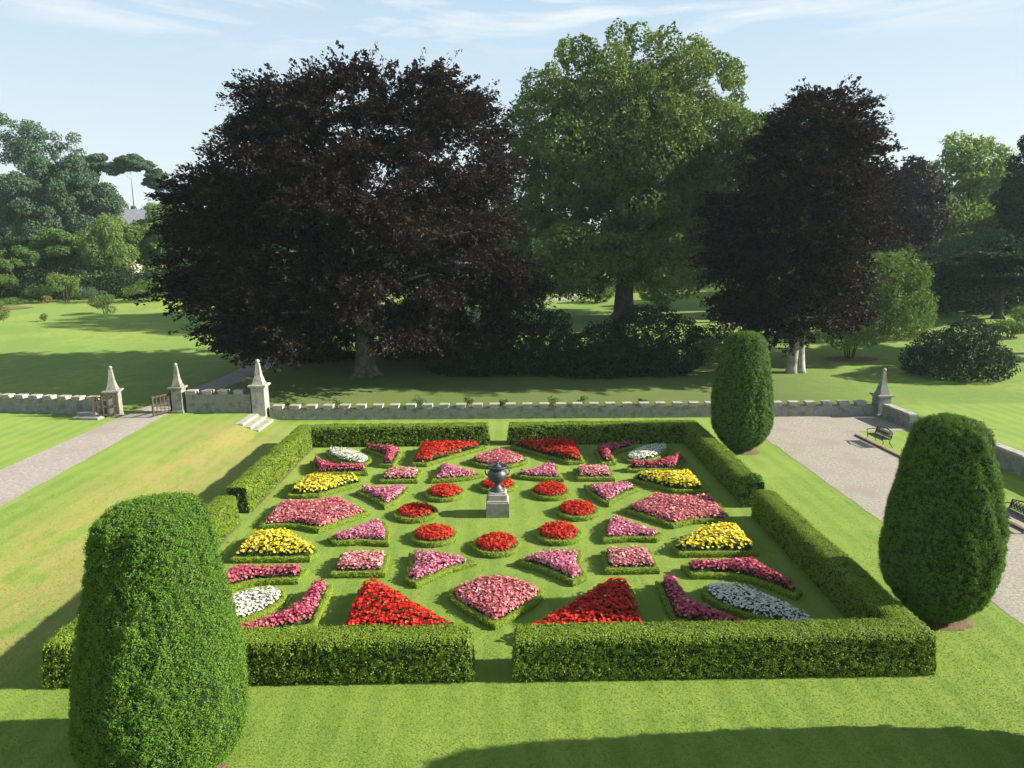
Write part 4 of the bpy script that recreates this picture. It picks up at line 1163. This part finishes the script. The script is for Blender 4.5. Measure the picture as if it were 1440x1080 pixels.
tree('broadleaf_tree', 'mid green rounded tree below the dark copper tree on the right', 'tree', 44.0, 63, 11.0, 6.0, (5.5, 5, 5.2), 'light', 22000, 0.34, 67, nb=60, trunk_r=0.3)
tree('broadleaf_tree', 'tall green tree farthest back on the right skyline', 'tree', 70.0, 80, 17.0, 9.5, (8.0, 6, 7.4), 'green', 34000, 0.42, 68, nb=80, trunk_r=0.35)
tree('broadleaf_tree', 'bright green tree filling the right edge behind the cedar', 'tree', 61.0, 60, 11.5, 6.4, (6.0, 5, 5.4), 'green', 26000, 0.34, 69, nb=60, trunk_r=0.3)

# trees at the left
tree('broadleaf_tree', 'tallest far tree at the left, thin airy blue green top', 'tree', -79.5, 104, 29.5, 23.0, (6.0, 5, 6.4), 'blue', 10000, 0.40, 71, nb=60, trunk_r=0.45, size=0.20, flat=1.0, shell=0.3, jit=0.5, zmin=-0.9)
tree('broadleaf_tree', 'broad blue green tree below the thin airy top at the left', 'tree', -74.0, 100, 20.0, 12.5, (11.0, 8, 8.4), 'blue', 76000, 0.42, 72, nb=110, trunk_r=0.5, size=0.17, flat=0.95, jit=0.3)
tree('broadleaf_tree', 'far blue green tree at the left edge of the skyline', 'tree', -93, 112, 19.5, 12, (8.0, 7, 8.0), 'blue', 48000, 0.45, 73, nb=80, trunk_r=0.4, size=0.19, flat=0.95, jit=0.3)
for i, (x, y, h, r, lab) in enumerate(((-80.5, 125, 24.5, 4.6, 'flat topped pine with bare stem right of the tallest far tree'), (-75.0, 126, 24.6, 4.8, 'flat topped pine with bare stem, second right of the tallest far tree'), (-70.5, 128, 22.0, 3.6, 'smaller flat topped pine nearest the great copper beech'))):
    tree('pine_tree', lab, 'tree', x, y, h, h - 3.0, (r, r * 0.8, 2.6), 'blue', 16000, 0.38, 75 + i, nb=44, trunk_r=0.26, size=0.24, flat=0.7, zmin=-0.7, jit=0.35, fork=1.0, group='flat topped pines on the left skyline')
tree('birch_tree', 'soft pale green weeping birch with a slim pale trunk at the left', 'tree', -56.0, 80.5, 11.5, 6.6, (4.4, 4, 4.8), 'light', 32110, 0.28, 80, nb=78, trunk_r=0.2, bark='bark_pale', flat=1.0)
tree('broadleaf_tree', 'rounded green tree touching the lawn at the left edge', 'tree', -67.6, 77.5, 8.4, 3.9, (4.0, 3.6, 4.0), 'green', 29640, 0.26, 81, nb=24, trunk_r=0.3)
tree('broadleaf_tree', 'mid green spreading tree between the rounded tree and the birch', 'tree', -66, 88, 10.5, 6.2, (6.6, 5, 4.0), 'green', 37050, 0.36, 82, nb=78, trunk_r=0.3, flat=0.6)
tree('broadleaf_tree', 'dark crowned tree in front of the cottages at the left', 'tree', -76, 92, 9.0, 5.5, (6, 5, 3.6), 'dark', 22230, 0.38, 83, nb=60, trunk_r=0.3)
tree('broadleaf_tree', 'bright yellow green tree showing beside the great copper beech', 'tree', -50.5, 86, 14.5, 8.0, (5.2, 4.5, 6.0), 'light', 34580, 0.38, 84, nb=78, trunk_r=0.3)
tree('broadleaf_tree', 'blue green tree beside the cottage gable', 'tree', -57.5, 97, 12.0, 7.0, (4.0, 4, 4.6), 'blue', 22230, 0.4, 85, nb=60, trunk_r=0.25)
tree('golden_tree', 'small golden topped tree above the birch', 'tree', -70.5, 110, 13.6, 11.2, (2.0, 2.0, 2.3), 'golden', 3420, 0.42, 86, nb=9, trunk_r=0.2)
tree('broadleaf_tree', 'green tree seen through the lower branches of the great beech', 'tree', -38, 92, 15, 9, (7, 6, 6.4), 'green', 32110, 0.46, 87, nb=78, trunk_r=0.4)
tree('broadleaf_tree', 'green tree far behind the gap between beech and tall green tree', 'tree', -6, 96, 13, 7.5, (8, 6, 5.6), 'green', 32110, 0.5, 88, nb=78, trunk_r=0.4)
tree('broadleaf_tree', 'green tree far behind the trunk of the tall green tree', 'tree', 24, 98, 13, 7.5, (8, 6, 5.6), 'light', 32110, 0.5, 89, nb=78, trunk_r=0.4)
tree('broadleaf_tree', 'green tree far behind the smaller copper beech', 'tree', 38, 88, 14, 8.0, (8, 6, 6.0), 'green', 32110, 0.5, 90, nb=78, trunk_r=0.4)

shrub('leafy_shrub', 'solitary rounded shrub on the open lawn at the left', -43.9, 56.4, 2.8, 1.5, 'green', 3000, 0.16, 230, 12)
shrub('leafy_shrub', 'tiny sapling tuft on the lawn left of the solitary shrub', -47.0, 50.7, 0.9, 0.5, 'green', 350, 0.13, 231, 5)
shrub('leafy_shrub', 'clipped looking green bank of shrubs beside the great beech', -46.0, 70.0, 2.8, 3.4, 'green', 5000, 0.2, 232, 14)
shrub('leafy_shrub', 'bright leafy shrub in the border between rounded tree and birch', -57.0, 71.0, 4.3, 2.0, 'light', 4200, 0.2, 233)
shrub('leafy_shrub', 'low yellow green shrub in the left border', -60.5, 71.0, 2.6, 1.4, 'light', 2200, 0.18, 234)
shrub('flowering_shrub', 'orange flowering clump in the left border', -58.8, 69.8, 1.1, 0.5, 'orange', 500, 0.16, 235, 8)
shrub('flowering_shrub', 'orange flowering clump at the edge of the great beech', -44.0, 68.5, 1.0, 0.5, 'orange', 400, 0.16, 236, 8)
shrub('leafy_shrub', 'silvery low shrub behind the solitary lawn shrub', -53.0, 70.0, 2.2, 1.8, 'blue', 2400, 0.18, 237)
shrub('leafy_shrub', 'leafy shrub cut by the left edge of the view', -49.6, 47.0, 3.2, 1.3, 'green', 3200, 0.16, 238)
shrub('leafy_shrub', 'long low border shrub before the rounded tree', -63.0, 69.0, 1.1, 2.4, 'green', 2200, 0.16, 239)
R_ = [(-60.5 + 3.4 * math.cos(q), 64.0 + 2.0 * math.sin(q)) for q in np.linspace(0, 6.0, 20)]
kind(mesh_obj('red_soil', [(x, y, g1(x, y) + 0.06) for x, y in R_], [np.arange(20).reshape(1, 20)], MAT['red_soil']), 'structure')


# thick undergrowth that closes the gaps beneath the park trees
def undergrowth(label, spots, mat, nl, L, seed):
    g = np.random.default_rng(seed); B = []
    for x0, x1, y0, y1, h0, h1, k in spots:
        for _ in range(k):
            x, y, h = g.uniform(x0, x1), g.uniform(y0, y1), g.uniform(h0, h1)
            B.append((x, y, g1(x, y) + h * 0.4, h * g.uniform(0.5, 0.8), h * 0.6, h * 0.6))
    V, F = blob_crown(B, nl, L, L * 0.6, g, 0.75)
    kind(tag(mesh_obj('undergrowth', V, F, MAT[mat]), label, 'undergrowth'), 'stuff')
undergrowth('mid green undergrowth filling the wood edge behind the left lawn', [(-86, -30, 80, 94, 3, 6.5, 60), (-95, -40, 94, 104, 5, 8.5, 34)], 'green', 90000, 0.42, 401)
undergrowth('dark undergrowth low beneath the left wood edge', [(-80, -34, 75, 82, 2, 4.5, 46)], 'dark', 40000, 0.32, 402)
undergrowth('mixed green undergrowth below the trees at the right', [(36, 80, 56, 76, 4, 8.5, 44), (14, 50, 78, 96, 4, 8, 40)], 'green', 90000, 0.42, 403)
undergrowth('dark undergrowth in the shade at the right edge', [(44, 66, 47, 54, 3, 7, 22)], 'dark', 30000, 0.32, 404)

# far-off wood that closes the horizon
g = np.random.default_rng(91)
B = []
for k in range(190):
    x = g.uniform(-260, 300); y = g.uniform(138, 175) + abs(x) * 0.08
    h = g.uniform(8, 13.5)
    B.append((x, y, g1(x, y) + h * 0.5, g.uniform(5, 9), 5, h * 0.58))
V, F = blob_crown(B, 150000, 1.3, 0.9, g, 0.7)
kind(tag(mesh_obj('far_wood', V, F, MAT['blue']), 'far-off wooded skyline behind all the park trees', 'woods'), 'stuff')

# ------------------------------------------------------------------ cottages half hidden at the left
def cottage(x, y, rot, w, d, hw, hr, label, chim):
    o = thing('cottage', label, 'house', (x, y, g1(x, y)), rot)
    m = MB(); m.box((0, 0, -1), (w, d, hw + 1))
    V = [(-w / 2, -d / 2, hw), (-w / 2, d / 2, hw), (-w / 2, 0, hw + hr - 0.12), (w / 2, -d / 2, hw), (w / 2, d / 2, hw), (w / 2, 0, hw + hr - 0.12)]
    m.add(V, (), [(0, 2, 1), (3, 4, 5)])
    m.build('wall', MAT['render'], o)
    m = MB(); e = 0.35; t = 0.16
    for s in (-1, 1):
        a = np.array([(-w / 2 - e, s * (d / 2 + e), hw - e * hr / (d / 2)), (w / 2 + e, s * (d / 2 + e), hw - e * hr / (d / 2)), (w / 2 + e, 0, hw + hr), (-w / 2 - e, 0, hw + hr)])
        V = np.concatenate([a, a + np.array([0, 0, t])])
        m.add(V, [(0, 1, 2, 3), (7, 6, 5, 4), (0, 4, 5, 1), (1, 5, 6, 2), (2, 6, 7, 3), (3, 7, 4, 0)])
    rf = m.build('roof', MAT['slate'], o)
    for cx in chim:
        m = MB(); m.box((cx, 0, hw + hr - 0.9), (0.95, 0.75, 2.1)); m.box((cx, 0, hw + hr + 1.203), (1.1, 0.9, 0.18)); m.lathe([(0.15, 0), (0.13, 0.4)], (cx - 0.22, 0, hw + hr + 1.384), 10); m.lathe([(0.15, 0), (0.13, 0.4)], (cx + 0.22, 0, hw + hr + 1.384), 10)
        m.build('chimney', MAT['brick'], rf)
    for wx in (-w * 0.28, w * 0.05, w * 0.32):
        m = MB(); m.box((wx, -d / 2 - 0.012, hw - 1.7), (1.0, 0.09, 1.2)); f = m.build('window', MAT['stone_light'], o)
        m = MB(); m.box((wx, -d / 2 - 0.05, hw - 1.62), (0.84, 0.05, 1.04)); m.build('pane', MAT['glass'], f)
    return o
cottage(-91.5, 113, 0.25, 12, 6.5, 9.4, 3.0, 'slate roofed cottage with an orange brick chimney at the left edge', (3.2,))
cottage(-66.0, 110, 1.1, 10, 6.0, 9.4, 3.2, 'cottage with a steep gable and chimney peeping out above the birch', (-3.8,))

# ------------------------------------------------------------------ small plants peeping over the back wall
for i, (x, h, r, mt, lab) in enumerate((
    (-11.0, 0.62, 0.30, 'light', 'small plant peeping over the wall next to the sunlit pillar'),
    (-8.5, 0.72, 0.42, 'light', 'bright leafy plant over the wall, first clump right of the sunlit pillar'),
    (-4.1, 0.95, 0.50, 'light', 'tallest leafy plant over the battlements, in front of the great beech trunk'),
    (-1.7, 0.66, 0.40, 'green', 'plant behind the wall left of the central hedge gap'),
    (0.2, 0.62, 0.32, 'green', 'plant behind the wall straight beyond the urn'),
    (2.8, 0.85, 0.48, 'light', 'leafy plant behind the wall just right of the central hedge gap'),
    (4.3, 0.70, 0.45, 'green', 'plant behind the wall in front of the evergreen bank'),
    (7.6, 0.55, 0.35, 'green', 'small plant behind the wall left of the farthest yew'),
    (14.0, 0.60, 0.36, 'blue', 'small plant behind the wall just right of the farthest yew'),
)):
    shrub('border_plant', lab, x, 14.05, h * 0.85, r * 0.9, mt, 420, 0.08, 250 + i, 7, 'border plants behind the battlemented wall', 0.9, 'plant')

# ------------------------------------------------------------------ mown grass blades near the camera
g = np.random.default_rng(95)
n = 300000
yy = -13.5 + 17.0 * g.random(n) ** 1.5
half = 0.80 * (yy + 21.5) + 0.6
xx = 0.29 + g.uniform(-1, 1, n) * np.minimum(half, 19)
keep = ~((xx < -15.9) & (xx > -19.2)) & ~((xx > 11.95) & (xx < 16.6)) & (xx < 19.6)
xx, yy = xx[keep], yy[keep]; n = len(xx)
zz = gz(xx, yy)
hh = g.uniform(0.008, 0.020, n); q = g.uniform(0, 6.283, n); ww = g.uniform(0.005, 0.010, n)
le = g.normal(0, 0.018, (n, 2))
V = np.empty((n, 3, 3))
V[:, 0] = np.stack([xx - ww * np.cos(q), yy - ww * np.sin(q), zz], 1)
V[:, 1] = np.stack([xx + ww * np.cos(q), yy + ww * np.sin(q), zz], 1)
V[:, 2] = np.stack([xx + le[:, 0], yy + le[:, 1], zz + hh], 1)
kind(tag(mesh_obj('grass', V.reshape(-1, 3), np.arange(3 * n).reshape(n, 3), MAT['grass']), 'short mown grass of the lawn around the parterre', 'grass'), 'stuff')

# ------------------------------------------------------------------ the air
HAZE = 0.00024
m, nn, ll = new_mat('air')
out = nn.new('ShaderNodeOutputMaterial'); pv = nn.new('ShaderNodeVolumePrincipled')
pv.inputs['Color'].default_value = (0.72, 0.86, 1.0, 1); pv.inputs['Density'].default_value = HAZE; pv.inputs['Anisotropy'].default_value = 0.2
ll.new(pv.outputs[0], out.inputs['Volume'])
mb = MB(); mb.box((0, 420, -1.3), (1460, 1010, 48))
kind(mb.build('haze', m), 'stuff')
